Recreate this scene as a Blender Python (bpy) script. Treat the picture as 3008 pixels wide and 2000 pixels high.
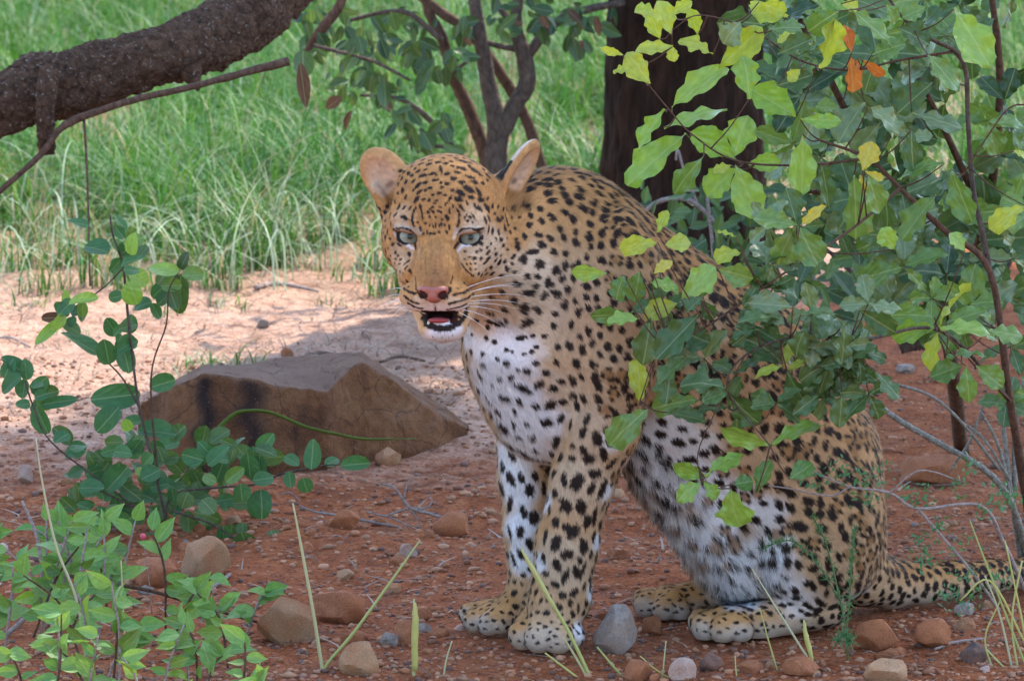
import bpy, bmesh, math, random, time
import numpy as np
from mathutils import Vector, Matrix
from mathutils.bvhtree import BVHTree
from mathutils.kdtree import KDTree

T0 = time.time()
for o in list(bpy.data.objects):
    bpy.data.objects.remove(o)
SC = bpy.context.scene
COL = SC.collection

# ------------------------------------------------------------------ camera
CAM = np.array([0.0, -10.0, 2.0])          # a long lens from a vehicle, 10 m from the cat
PITCH = math.radians(8.39)
LENS = 203.5
cam_data = bpy.data.cameras.new('camera')
cam_data.lens = LENS
cam_data.sensor_width = 36.0
cam_data.clip_start = 0.1
cam_data.clip_end = 500.0
cam_data.dof.use_dof = True
cam_data.dof.focus_distance = 10.0
cam_data.dof.aperture_fstop = 16.0
cam = bpy.data.objects.new('camera', cam_data)
cam.location = CAM
cam.rotation_euler = (math.pi / 2 - PITCH, 0, 0)
COL.objects.link(cam)
SC.camera = cam

# ------------------------------------------------------------------ sky, sun, exposure
SUN_EL, SUN_AZ = math.radians(58), math.radians(35)     # azimuth measured from +Y (behind the cat) towards +X
world = bpy.data.worlds.new('World')
SC.world = world
world.use_nodes = True
wn = world.node_tree.nodes
sky = wn.new('ShaderNodeTexSky')
sky.sky_type = 'NISHITA'
sky.sun_disc = False
sky.sun_elevation = SUN_EL
sky.sun_rotation = SUN_AZ
wn['Background'].inputs['Strength'].default_value = 0.15
world.node_tree.links.new(sky.outputs[0], wn['Background'].inputs['Color'])
sun_data = bpy.data.lights.new('sun', 'SUN')
sun_data.energy = 2.0
sun_data.angle = math.radians(1.0)
sun_data.color = (1.0, 0.94, 0.85)
sun = bpy.data.objects.new('sun', sun_data)
SUN_DIR = Vector((math.sin(SUN_AZ) * math.cos(SUN_EL), math.cos(SUN_AZ) * math.cos(SUN_EL), math.sin(SUN_EL)))
sun.rotation_euler = SUN_DIR.to_track_quat('Z', 'Y').to_euler()
sun.location = (0, 0, 12)
COL.objects.link(sun)
SC.view_settings.view_transform = 'Standard'
SC.view_settings.look = 'None'
SC.view_settings.gamma = 1.0
SC.view_settings.use_curve_mapping = False
SC.view_settings.exposure = 2.1
SC.cycles.max_bounces = 6
SC.cycles.transparent_max_bounces = 4
SC.cycles.use_adaptive_sampling = True

# ------------------------------------------------------------------ photo pixel -> direction; distance comes from what a thing touches
W_PX, H_PX = 1024.0, 680.0
_K = 36.0 / LENS / W_PX
_F = np.array([0, math.cos(PITCH), -math.sin(PITCH)])
_U = np.array([0, math.sin(PITCH), math.cos(PITCH)])
_R = np.array([1.0, 0, 0])
def ray(x, y):
    return _F + _R * (x - 512.0) * _K - _U * (y - 340.0) * _K
def P(x, y, Y):
    """point seen at photo pixel (x, y) on the vertical plane at depth Y"""
    d = ray(x, y)
    return CAM + d * ((Y - CAM[1]) / d[1])
def G(x, y, z=0.0):
    """point on the ground seen at photo pixel (x, y)"""
    d = ray(x, y)
    return CAM + d * ((z - CAM[2]) / d[2])
def S(Y):
    """metres per photo pixel at depth Y"""
    return (Y - CAM[1]) / math.cos(PITCH) * _K
PX = S(0.0)

# ------------------------------------------------------------------ helpers
def tag(o, label, cat, group=None, kind=None):
    o['label'] = label
    o['category'] = cat
    if group: o['group'] = group
    if kind: o['kind'] = kind
    return o
def empty(name, loc=(0, 0, 0)):
    o = bpy.data.objects.new(name, None)
    o.location = Vector(loc)
    o.empty_display_size = 0.05
    COL.objects.link(o)
    return o
def link(name, me, mat=None, parent=None, loc=None):
    o = bpy.data.objects.new(name, me)
    COL.objects.link(o)
    if mat is not None and not me.materials:
        me.materials.append(mat)
    if parent is not None:
        o.parent = parent
        if parent.type == 'EMPTY' or parent.location.length > 0:
            o.matrix_parent_inverse = parent_world(parent).inverted()
    if loc is not None:
        o.location = Vector(loc)
    return o
def parent_world(o):
    m = Matrix.LocRotScale(o.location, o.rotation_euler, o.scale)
    if o.parent is not None:
        m = parent_world(o.parent) @ o.matrix_parent_inverse @ m
    return m
def mesh_np(name, V, F, smooth=True):
    """mesh from numpy arrays; F is (n,3) or (n,4)"""
    me = bpy.data.meshes.new(name)
    V = np.asarray(V, dtype=np.float32); F = np.asarray(F, dtype=np.int32)
    n, k = F.shape
    me.vertices.add(len(V)); me.vertices.foreach_set('co', V.ravel())
    me.loops.add(n * k); me.loops.foreach_set('vertex_index', F.ravel())
    me.polygons.add(n)
    me.polygons.foreach_set('loop_start', np.arange(0, n * k, k, dtype=np.int32))
    me.polygons.foreach_set('loop_total', np.full(n, k, dtype=np.int32))
    if smooth:
        me.polygons.foreach_set('use_smooth', np.ones(n, dtype=bool))
    me.update(calc_edges=True)
    me.validate()
    return me
def set_color(me, name, C):
    a = me.color_attributes.new(name, 'FLOAT_COLOR', 'POINT')
    C = np.asarray(C, dtype=np.float32)
    if C.shape[1] == 3:
        C = np.hstack([C, np.ones((len(C), 1), np.float32)])
    a.data.foreach_set('color', C.ravel())
def set_vec(me, name, Vv):
    a = me.attributes.new(name, 'FLOAT_VECTOR', 'POINT')
    a.data.foreach_set('vector', np.asarray(Vv, dtype=np.float32).ravel())
def nrm(v):
    v = np.asarray(v, dtype=float)
    return v / np.maximum(np.linalg.norm(v, axis=-1, keepdims=True), 1e-12)
def smooth_path(pts, sub=6):
    """Catmull-Rom through rows of (x, y, z, r)"""
    pts = np.asarray(pts, float)
    if len(pts) < 3:
        t = np.linspace(0, 1, sub + 1)[:, None]
        return pts[0] * (1 - t) + pts[-1] * t
    p = np.vstack([2 * pts[0] - pts[1], pts, 2 * pts[-1] - pts[-2]])
    out = []
    for i in range(1, len(p) - 2):
        t = np.linspace(0, 1, sub, endpoint=False)[:, None]
        a, b, c, d = p[i - 1], p[i], p[i + 1], p[i + 2]
        out.append(0.5 * ((2 * b) + (-a + c) * t + (2 * a - 5 * b + 4 * c - d) * t ** 2 + (-a + 3 * b - 3 * c + d) * t ** 3))
    out.append(pts[-1:])
    return np.vstack(out)
def tube(path, sides=8, rough=0.0, seed=0, close=True):
    """tapering tube along rows (x,y,z,r) -> V, F (quads)"""
    path = np.asarray(path, float)
    n = len(path)
    c = path[:, :3]; r = np.maximum(path[:, 3], 1e-5)
    t = nrm(np.gradient(c, axis=0))
    ref = np.array([0.0, 0.0, 1.0]) if abs(t[0][2]) < 0.9 else np.array([1.0, 0, 0])
    rng = np.random.default_rng(seed)
    V = np.zeros((n, sides, 3)); u = nrm(np.cross(t[0], ref))
    ang = np.linspace(0, 2 * math.pi, sides, endpoint=False)
    for i in range(n):
        u = u - t[i] * np.dot(u, t[i]); u = u / np.linalg.norm(u)
        w = np.cross(t[i], u)
        rr = r[i] * (1 + rough * rng.standard_normal(sides))
        V[i] = c[i] + np.outer(np.cos(ang) * rr, u) + np.outer(np.sin(ang) * rr, w)
    i, j = np.meshgrid(np.arange(n - 1), np.arange(sides), indexing='ij')
    a = (i * sides + j).ravel(); b = (i * sides + (j + 1) % sides).ravel()
    F = np.stack([a, b, b + sides, a + sides], 1)
    V = V.reshape(-1, 3)
    if close:
        k = len(V)
        V = np.vstack([V, c[:1], c[-1:]])
        jj = np.arange(sides)
        e0 = np.stack([np.full(sides, k), (jj + 1) % sides, jj, np.full(sides, k)], 1)
        o_ = (n - 1) * sides
        e1 = np.stack([np.full(sides, k + 1), o_ + jj, o_ + (jj + 1) % sides, np.full(sides, k + 1)], 1)
        tri = np.vstack([e0, e1])
        return V, F, tri[:, :3]
    return V, F, np.zeros((0, 3), int)
def mesh_mixed(name, V, quads, tris, smooth=True):
    me = bpy.data.meshes.new(name)
    V = np.asarray(V, np.float32)
    q = np.asarray(quads, np.int32).reshape(-1, 4); t = np.asarray(tris, np.int32).reshape(-1, 3)
    me.vertices.add(len(V)); me.vertices.foreach_set('co', V.ravel())
    me.loops.add(q.size + t.size)
    me.loops.foreach_set('vertex_index', np.concatenate([q.ravel(), t.ravel()]))
    me.polygons.add(len(q) + len(t))
    st = np.concatenate([np.arange(len(q)) * 4, q.size + np.arange(len(t)) * 3]).astype(np.int32)
    tot = np.concatenate([np.full(len(q), 4), np.full(len(t), 3)]).astype(np.int32)
    me.polygons.foreach_set('loop_start', st); me.polygons.foreach_set('loop_total', tot)
    if smooth:
        me.polygons.foreach_set('use_smooth', np.ones(len(tot), dtype=bool))
    me.update(calc_edges=True)
    return me
def tubes_mesh(name, paths, sides=8, rough=0.0, seed=0):
    Vs, Qs, Ts, o_ = [], [], [], 0
    for i, p in enumerate(paths):
        V, q, t = tube(p, sides, rough, seed + i)
        Vs.append(V); Qs.append(q + o_); Ts.append(t + o_); o_ += len(V)
    return mesh_mixed(name, np.vstack(Vs), np.vstack(Qs), np.vstack(Ts))

# ------------------------------------------------------------------ materials
def new_mat(name):
    m = bpy.data.materials.new(name); m.use_nodes = True
    nt = m.node_tree
    return m, nt, nt.nodes, nt.links, nt.nodes['Principled BSDF']
def ramp(nodes, links, src, stops):
    r = nodes.new('ShaderNodeValToRGB')
    while len(r.color_ramp.elements) < len(stops):
        r.color_ramp.elements.new(0.5)
    for e, (p, c) in zip(r.color_ramp.elements, stops):
        e.position = p; e.color = (*c, 1.0) if len(c) == 3 else c
    links.new(src, r.inputs[0])
    return r
def noise(nodes, links, vec, scale, detail=4, rough=0.55, dist=0.0):
    n = nodes.new('ShaderNodeTexNoise')
    n.inputs['Scale'].default_value = scale; n.inputs['Detail'].default_value = detail
    n.inputs['Roughness'].default_value = rough; n.inputs['Distortion'].default_value = dist
    if vec is not None: links.new(vec, n.inputs['Vector'])
    return n
def mixc(nodes, links, fac, a, b, mode='MIX'):
    m = nodes.new('ShaderNodeMix'); m.data_type = 'RGBA'; m.blend_type = mode
    for sock, v in ((m.inputs[0], fac), (m.inputs[6], a), (m.inputs[7], b)):
        if hasattr(v, 'is_linked'): links.new(v, sock)
        elif isinstance(v, (int, float)): sock.default_value = v
        else: sock.default_value = (*v, 1.0)
    return m.outputs[2]
def bump(nodes, links, h, strength, dist):
    b = nodes.new('ShaderNodeBump'); b.inputs['Strength'].default_value = strength
    b.inputs['Distance'].default_value = dist
    links.new(h, b.inputs['Height'])
    return b.outputs[0]
def geo_pos(nodes):
    return nodes.new('ShaderNodeNewGeometry').outputs['Position']
# ================================================================== ground
rngS = np.random.default_rng(3)
def fnoise(p, f, seed):
    q = p * f + seed * 13.7
    i = np.floor(q).astype(np.int64); t = q - i; t = t * t * (3 - 2 * t)
    def hsh(a, b):
        n = (a * 374761393 + b * 668265263 + seed * 9871) & 0x7fffffff
        n = (n ^ (n >> 13)) * 1274126177 & 0x7fffffff
        return ((n ^ (n >> 16)) & 0xffff) / 65535.0
    r = 0
    for a in (0, 1):
        for b in (0, 1):
            r = r + (t[:, 0] if a else 1 - t[:, 0]) * (t[:, 1] if b else 1 - t[:, 1]) * hsh(i[:, 0] + a, i[:, 1] + b)
    return r - 0.5
FLAT = [G(x, y)[:2] for x, y in [(545, 645), (480, 628), (715, 636), (665, 614), (850, 615), (780, 630), (930, 600), (990, 595)]]
def ground_z(p):
    p = np.atleast_2d(p)[:, :2]
    z = 0.035 * fnoise(p, 2.3, 1) + 0.022 * fnoise(p, 6.0, 2) + 0.010 * fnoise(p, 17.0, 3) + 0.006 * fnoise(p, 45.0, 4)
    far = np.clip((np.abs(p[:, 1] - 4) - 14) / 20, 0, 1)
    k = np.ones(len(p))
    for c in FLAT:
        d = np.sqrt(((p - c) ** 2).sum(1)); k = np.minimum(k, np.clip((d - 0.10) / 0.25, 0, 1))
    return (z - 0.008) * k * (1 - far) - 0.002 * (1 - k)
def axis_lines(lo, hi, step, far_lo, far_hi):
    a = list(np.arange(lo, hi + 1e-6, step))
    s, v = step, hi
    while v < far_hi: s *= 1.35; v += s; a.append(v)
    s, v = step, lo
    while v > far_lo: s *= 1.35; v -= s; a.insert(0, v)
    return np.array(a)
gx = axis_lines(-1.7, 1.7, 0.02, -140, 140); gy = axis_lines(-1.0, 7.0, 0.024, -60, 300)
X, Y = np.meshgrid(gx, gy, indexing='xy')
gp = np.stack([X.ravel(), Y.ravel()], 1)
gV = np.column_stack([gp, ground_z(gp)])
nx_ = len(gx)
i, j = np.meshgrid(np.arange(len(gy) - 1), np.arange(nx_ - 1), indexing='ij')
a = (i * nx_ + j).ravel()
gF = np.stack([a, a + 1, a + nx_ + 1, a + nx_], 1)
m_ground, nt, N_, L_, bs = new_mat('ground_soil')
pos = geo_pos(N_)
n1 = noise(N_, L_, pos, 3.0, 6, 0.6); n2 = noise(N_, L_, pos, 22, 6, 0.65); n3 = noise(N_, L_, pos, 130, 4, 0.6)
sep = N_.new('ShaderNodeSeparateXYZ'); L_.new(pos, sep.inputs[0])
def math_(op, a_, b_=None, c_=None):
    n = N_.new('ShaderNodeMath'); n.operation = op
    for k_, v in enumerate((a_, b_, c_)):
        if v is None: continue
        if hasattr(v, 'is_linked'): L_.new(v, n.inputs[k_])
        else: n.inputs[k_].default_value = v
    return n.outputs[0]
# red gravelly earth in front, a band of pale sand behind the stone, brown soil under the grass
sh = math_('ADD', math_('ADD', sep.outputs[1], math_('MULTIPLY', math_('SUBTRACT', n1.outputs[0], 0.5), 1.6)), math_('MULTIPLY', math_('SUBTRACT', n2.outputs[0], 0.5), 0.9))
sh = math_('ADD', sh, math_('ADD', math_('MULTIPLY', math_('MAXIMUM', sep.outputs[0], 0.0), -3.2), 0.35))
t = math_('DIVIDE', sh, 8.0)
red = ramp(N_, L_, n2.outputs[0], [(0.25, (0.15, 0.045, 0.017)), (0.5, (0.30, 0.092, 0.036)), (0.75, (0.40, 0.155, 0.066))])
sand = ramp(N_, L_, n2.outputs[0], [(0.25, (0.27, 0.13, 0.08)), (0.5, (0.47, 0.285, 0.195)), (0.75, (0.56, 0.38, 0.285))])
soil = ramp(N_, L_, n2.outputs[0], [(0.3, (0.17, 0.095, 0.045)), (0.7, (0.34, 0.21, 0.12))])
f1 = ramp(N_, L_, t, [(0.23, (0, 0, 0)), (0.33, (1, 1, 1))])
f2 = ramp(N_, L_, t, [(0.60, (0, 0, 0)), (0.80, (1, 1, 1))])
c = mixc(N_, L_, f1.outputs[0], red.outputs[0], sand.outputs[0])
c = mixc(N_, L_, f2.outputs[0], c, soil.outputs[0])
spk = ramp(N_, L_, n3.outputs[0], [(0.35, (0.55, 0.55, 0.55)), (0.5, (1, 1, 1)), (0.72, (1.25, 1.2, 1.15))])
c = mixc(N_, L_, 1.0, c, spk.outputs[0], 'MULTIPLY')
# damp dark patches, straw flecks
n4 = noise(N_, L_, pos, 7.5, 3, 0.5, 0.6)
dmp = ramp(N_, L_, n4.outputs[0], [(0.56, (0, 0, 0)), (0.70, (1, 1, 1))])
c = mixc(N_, L_, math_('MULTIPLY', dmp.outputs[0], 0.45), c, (0.11, 0.05, 0.03))
L_.new(c, bs.inputs['Base Color']); bs.inputs['Roughness'].default_value = 0.95; bs.inputs['Specular IOR Level'].default_value = 0.1
hh = math_('ADD', n2.outputs[0], math_('MULTIPLY', n3.outputs[0], 0.5))
L_.new(bump(N_, L_, hh, 0.9, 0.02), bs.inputs['Normal'])
ground = link('ground', mesh_np('ground', gV, gF), m_ground)
ground['kind'] = 'structure'

# ================================================================== stones
def rock_mesh(name, seed, dims, cuts=11, sub=4, rough=0.05, squash=0.0):
    r = np.random.default_rng(seed)
    bm = bmesh.new(); bmesh.ops.create_icosphere(bm, subdivisions=sub, radius=1.0)
    V = np.array([v.co[:] for v in bm.verts])
    for _ in range(cuts):
        n = nrm(r.normal(size=3) * [1, 1, 1.0]); d = r.uniform(0.62, 0.84)
        e = np.maximum(V @ n - d, 0); V = V - np.outer(e * 0.97, n)
    ph = r.uniform(0, 6, (6, 3)); fr = r.uniform(1.5, 6, (6, 3))
    disp = sum(np.sin(V @ fr[k] + ph[k, 0]) / (1 + k * .4) for k in range(6)) * rough * 0.35 + r.normal(0, rough * 0.05, len(V))
    V = V * (1 + disp)[:, None]
    V = V / np.abs(V).max(0) * np.array(dims) / 2
    for v, q in zip(bm.verts, V): v.co = q
    me = bpy.data.meshes.new(name); bm.to_mesh(me); bm.free()
    for p_ in me.polygons: p_.use_smooth = True
    if cuts > 8: me.set_sharp_from_angle(angle=math.radians(28))
    return me
def stone_mat(name, lo, hi, scale=60, dust=(0.33, 0.12, 0.05)):
    m, nt, N_, L_, bs = new_mat(name)
    pos = geo_pos(N_)
    oi = N_.new('ShaderNodeObjectInfo')
    n1 = noise(N_, L_, pos, scale, 6, 0.7); n2 = noise(N_, L_, pos, scale * 0.25, 4, 0.6); n3 = noise(N_, L_, pos, scale * 6, 3, 0.6)
    r = ramp(N_, L_, n1.outputs[0], [(0.3, lo), (0.7, hi)])
    d = ramp(N_, L_, n2.outputs[0], [(0.42, (0, 0, 0)), (0.68, (0.8, 0.8, 0.8))])
    c = mixc(N_, L_, d.outputs[0], r.outputs[0], dust)
    s_ = ramp(N_, L_, n3.outputs[0], [(0.3, (0.72, 0.72, 0.72)), (0.6, (1.08, 1.08, 1.08))])
    c = mixc(N_, L_, 1.0, c, s_.outputs[0], 'MULTIPLY')
    v = ramp(N_, L_, oi.outputs['Random'], [(0.0, (0.8, 0.78, 0.76)), (1.0, (1.15, 1.12, 1.1))])
    c = mixc(N_, L_, 1.0, c, v.outputs[0], 'MULTIPLY')
    L_.new(c, bs.inputs['Base Color']); bs.inputs['Roughness'].default_value = 0.9; bs.inputs['Specular IOR Level'].default_value = 0.2
    ad = N_.new('ShaderNodeMath'); ad.operation = 'ADD'; L_.new(n1.outputs[0], ad.inputs[0]); L_.new(n3.outputs[0], ad.inputs[1])
    L_.new(bump(N_, L_, ad.outputs[0], 0.6, 0.004), bs.inputs['Normal'])
    return m
SM = {'tan': stone_mat('stone_tan', (0.30, 0.17, 0.09), (0.46, 0.29, 0.17)),
      'red': stone_mat('stone_red', (0.24, 0.085, 0.04), (0.40, 0.17, 0.085)),
      'grey': stone_mat('stone_grey', (0.17, 0.14, 0.125), (0.36, 0.32, 0.29), 90, (0.28, 0.17, 0.11)),
      'pale': stone_mat('stone_pale', (0.42, 0.29, 0.23), (0.58, 0.46, 0.40)),
      'dark': stone_mat('stone_dark', (0.085, 0.065, 0.06), (0.17, 0.13, 0.12))}
def place_stone(name, x, y, w, h, mat, seed, label, group=None, rz=None, depth=None, cuts=12, sink=0.22):
    """x, y: centre of the stone in the photo, w, h its size there; it stands on the ground below it"""
    g = G(x, y + h * 0.38)
    sc = S(g[1])
    dims = (w * sc, (depth or max(w, h) * 0.85) * sc, h * sc * (1 + sink))
    o = link(name, rock_mesh(name, seed, dims, cuts, 4 if w > 18 else 2), SM[mat])
    g = P(x, y, g[1] + dims[1] * 0.25)
    gz = float(ground_z(np.array([[g[0], g[1]]]))[0])
    o.location = (g[0], g[1], gz + dims[2] * (0.5 - sink))
    o.rotation_euler = (0, 0, rz if rz is not None else 0)
    tag(o, label, 'stone', group)
    return o
for k_, row in enumerate([
        (288, 622, 64, 50, 'tan', 'flat-faced pale tan stone standing on the red dirt beside a crossing pair of stalks'),
        (335, 604, 62, 38, 'red', 'brown wedge stone lying behind the flat-faced tan stone'),
        (361, 659, 46, 34, 'tan', 'rounded tan stone in front of the wedge stone'),
        (203, 553, 56, 46, 'tan', 'large rounded brown stone behind the leafy ground plant'),
        (157, 566, 52, 32, 'red', 'low brown stone against the large rounded stone behind the ground plant'),
        (617, 631, 50, 52, 'grey', 'speckled grey stone between the fore paw and hind paw'),
        (653, 625, 23, 21, 'red', 'small orange stone touching the hind paw'),
        (934, 464, 72, 30, 'red', 'broad rusty red boulder on the dirt behind the tail'),
        (877, 637, 46, 34, 'red', 'round rusty stone in front of the rump'),
        (934, 637, 40, 30, 'red', 'lumpy rusty stone in front of the tail'),
        (638, 665, 30, 24, 'red', 'orange block stone below the speckled grey stone'),
        (682, 668, 30, 24, 'pale', 'pale pinkish stone in front of the hind paws'),
        (711, 661, 27, 21, 'dark', 'small dark grey stone in front of the near hind paw'),
        (886, 672, 46, 26, 'tan', 'tan stone below the round rusty stone'),
        (389, 638, 19, 18, 'grey', 'small grey pebble stone near the toes of the far fore paw'),
        (406, 632, 24, 26, 'red', 'upright orange stone beside the small grey pebble'),
        (388, 449, 27, 19, 'tan', 'small tan stone at the foot of the big rock'),
        (26, 472, 21, 19, 'pale', 'small pink stone beside the round-leaved plant'),
        (452, 518, 40, 26, 'red', 'flat red stone lying beside the dry twigs'),
        (617, 557, 28, 14, 'red', 'flat red stone lying under the belly'),
        (905, 362, 20, 11, 'grey', 'small bluish stone on the dirt behind the haunch'),
        (263, 320, 14, 9, 'grey', 'small blue grey stone lying on the pale sand'),
        (286, 343, 15, 13, 'red', 'small brown lump on the sand behind the big rock'),
        (975, 655, 34, 22, 'dark', 'dark stone half buried near the dry grass stems'),
        (345, 520, 34, 20, 'red', 'small red stone under the dry twigs'),
        (800, 668, 40, 20, 'red', 'low red stone under the yellow grass ear')]):
    x, y, w, h, mt, lb = row
    place_stone('stone', x, y, w, h, mt, 100 + k_, lb, rz=0)
k_ = 0
for _ in range(900):
    if k_ >= 150: break
    x, y = rngS.uniform(0, 1024), rngS.uniform(478, 678)
    if 490 < x < 600 and y > 590 or 620 < x < 900 and y > 500 and y < 645 or x < 270 and y > 600: continue
    w = (6 + 18 * rngS.random() ** 2) * (0.7 + 0.5 * (y - 470) / 200)
    place_stone('stone', x, y, w, w * rngS.uniform(0.5, 0.75), rngS.choice(['red', 'red', 'red', 'red', 'tan', 'tan', 'red', 'grey', 'pale']), 300 + k_ % 12, 'small stone scattered on the red dirt around the leopard', 'small stones on the dirt', rz=0, cuts=9, sink=0.38)
    k_ += 1
# gravel too small to count
base = []
for sd in range(4):
    r = np.random.default_rng(50 + sd); bm = bmesh.new(); bmesh.ops.create_icosphere(bm, subdivisions=1, radius=1)
    Vv = np.array([v.co[:] for v in bm.verts]) * r.uniform(0.6, 1.15, (len(bm.verts), 1)); Ff = np.array([[v.index for v in f.verts] for f in bm.faces]); bm.free()
    base.append((Vv, Ff))
NG = 12000
pxs = rngS.uniform(-20, 1044, NG); pys = 680 - (rngS.random(NG) ** 1.2) * 330 + 4
gp_ = np.array([G(x, y) for x, y in zip(pxs, pys)])
keep = np.ones(NG, bool)
for c_ in FLAT: keep &= ((gp_[:, :2] - c_) ** 2).sum(1) > 0.07 ** 2
gp_ = gp_[keep]; gp_[:, 2] = ground_z(gp_)
Vs, Fs, Cs, o_ = [], [], [], 0
gcol = np.array([[0.30, 0.12, 0.06], [0.22, 0.085, 0.045], [0.40, 0.20, 0.11], [0.36, 0.185, 0.105], [0.15, 0.08, 0.06], [0.36, 0.15, 0.07]])
for q in gp_:
    Vv, Ff = base[rngS.integers(4)]
    s_ = abs(rngS.normal(0, 1)) * 0.0032 + 0.0016
    ang = rngS.uniform(0, 6.3); ca, sa = math.cos(ang), math.sin(ang)
    W = (Vv * np.array([s_ * rngS.uniform(0.9, 1.6), s_, s_ * 0.7])) @ np.array([[ca, sa, 0], [-sa, ca, 0], [0, 0, 1]]) + q + [0, 0, s_ * 0.2]
    Vs.append(W); Fs.append(Ff + o_); o_ += len(W)
    Cs.append(np.tile(gcol[rngS.integers(6)] * rngS.uniform(0.7, 1.2), (len(W), 1)))
m_grav, nt, N_, L_, bs = new_mat('gravel')
at = N_.new('ShaderNodeAttribute'); at.attribute_name = 'tone'; L_.new(at.outputs['Color'], bs.inputs['Base Color']); bs.inputs['Roughness'].default_value = 0.9
me = mesh_np('gravel', np.vstack(Vs), np.vstack(Fs), smooth=False); set_color(me, 'tone', np.vstack(Cs))
tag(link('gravel', me, m_grav), 'loose reddish gravel and crumbs of earth on the dirt', 'gravel', kind='stuff')

# ---- the big rock: rows of photo points at their own depths
def resample(row, n):
    row = np.array(row, float); x = np.linspace(0, 1, len(row)); t = np.linspace(0, 1, n)
    return np.stack([np.interp(t, x, row[:, k]) for k in range(row.shape[1])], 1)
basef = [(139, 430), (158, 462), (206, 471), (243, 471), (291, 467), (327, 461), (345, 457), (362, 455), (400, 450), (440, 444), (467, 433)]
ridge = [(138, 408, 2.02), (170, 388, 1.86), (206, 374, 1.80), (243, 377, 1.80), (291, 389, 1.82), (327, 389, 1.86), (345, 374, 1.97), (362, 362, 2.04), (400, 386, 2.07), (440, 416, 2.11), (467, 431, 2.18)]
backr = [(139, 406, 2.08), (180, 377, 2.08), (205, 366.5, 2.15), (238, 367.5, 2.22), (270, 359.5, 2.28), (300, 357, 2.28), (330, 354, 2.26), (362, 352.5, 2.24), (404, 380, 2.2), (440, 406, 2.2), (468, 428, 2.2)]
n_ = 150
R0 = resample(ridge, n_); R1 = resample(backr, n_)
rg = np.array([P(*q) for q in R0]); bk = np.array([P(*q) for q in R1])
ft = np.array([G(*q, 0.0) for q in resample(basef, n_)]); ft[:, 2] = -0.05
md = 0.55 * rg + 0.45 * ft; md[:, 1] -= 0.012
md2 = 0.25 * rg + 0.75 * ft; md2[:, 1] -= 0.015
bb = bk.copy(); bb[:, 1] += 0.12; bb[:, 2] = -0.04
rows = [ft, md2, md, rg]
for t_ in (0.33, 0.67): rows.append(rg * (1 - t_) + bk * t_)
rows += [bk, 0.5 * (bk + bb), bb]
fine = []
for A_, B_ in zip(rows[:-1], rows[1:]):
    for t_ in np.arange(0, 1, 0.1): fine.append(A_ * (1 - t_) + B_ * t_)
fine.append(rows[-1])
RV = np.array(fine)
p3 = RV.reshape(-1, 3)
dn = sum(0.014 / (k + 1) * np.sin(p3 @ np.random.default_rng(k).normal(0, 14 * (k + 1), 3) + k) for k in range(5))
p3 = p3 + np.outer(dn, [0.1, -0.6, 0.45]) * np.repeat(np.clip((np.arange(len(fine)) - 3) / 8, 0, 1), n_)[:, None] * 0.6
qa = np.column_stack([p3[:, 0] + p3[:, 1] * 0.6, p3[:, 2] - p3[:, 1] * 0.5])
d2 = 0.012 * fnoise(qa, 9, 6) + 0.012 * np.abs(fnoise(qa, 22, 7)) + 0.006 * fnoise(qa, 55, 8) + 0.003 * fnoise(qa, 130, 9)
p3 = p3 + np.outer(d2, [0.0, -0.75, 0.65])
nr = len(fine)
i, j = np.meshgrid(np.arange(nr - 1), np.arange(n_ - 1), indexing='ij'); a = (i * n_ + j).ravel()
RF = np.stack([a, a + 1, a + n_ + 1, a + n_], 1)
me = mesh_np('boulder', p3, RF)
pxx = 512 + (p3[:, 0] / ((p3[:, 1] + 10) / math.cos(PITCH) * _K))
rn_ = np.random.default_rng(1)
wv = 3.5 * np.sin(p3[:, 2] * 40) + 3 * np.sin(p3[:, 2] * 95 + 1) + 3 * fnoise(p3[:, [0, 2]], 60, 5)
st = np.exp(-((pxx + wv - 203) / 10) ** 2) * (np.arange(len(p3)) // n_ < 30) + 0.9 * np.exp(-((pxx - wv - 252) / 17) ** 2) * (np.arange(len(p3)) // n_ < 30) + 0.45 * np.exp(-((pxx + wv - 298) / 7) ** 2) * (np.arange(len(p3)) // n_ < 27)
set_color(me, 'stain', np.repeat(np.clip(st, 0, 1)[:, None], 3, 1))
m_rock, nt, N_, L_, bs = new_mat('boulder_stone')
pos = geo_pos(N_)
n1 = noise(N_, L_, pos, 9, 6, 0.6, 0.4); n2 = noise(N_, L_, pos, 60, 6, 0.7); n3 = noise(N_, L_, pos, 260, 3, 0.6)
c = ramp(N_, L_, n1.outputs[0], [(0.3, (0.15, 0.056, 0.022)), (0.52, (0.29, 0.115, 0.043)), (0.75, (0.40, 0.19, 0.088))]).outputs[0]
g_ = ramp(N_, L_, n2.outputs[0], [(0.3, (0.65, 0.65, 0.65)), (0.65, (1.15, 1.15, 1.15))])
c = mixc(N_, L_, 1.0, c, g_.outputs[0], 'MULTIPLY')
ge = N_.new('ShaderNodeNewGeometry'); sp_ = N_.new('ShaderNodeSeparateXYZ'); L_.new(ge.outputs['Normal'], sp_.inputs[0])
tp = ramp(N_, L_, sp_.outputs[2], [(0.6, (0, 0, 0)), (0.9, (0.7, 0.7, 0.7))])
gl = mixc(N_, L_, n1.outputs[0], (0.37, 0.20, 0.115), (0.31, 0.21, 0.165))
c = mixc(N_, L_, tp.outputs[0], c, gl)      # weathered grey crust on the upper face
at = N_.new('ShaderNodeAttribute'); at.attribute_name = 'stain'
vc = N_.new('ShaderNodeTexVoronoi'); vc.feature = 'DISTANCE_TO_EDGE'; vc.inputs['Scale'].default_value = 9; L_.new(mixc(N_, L_, 0.06, pos, n1.outputs['Color']), vc.inputs['Vector'])
crk = ramp(N_, L_, vc.outputs['Distance'], [(0.0, (0.35, 0.35, 0.35)), (0.02, (1, 1, 1))])
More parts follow.
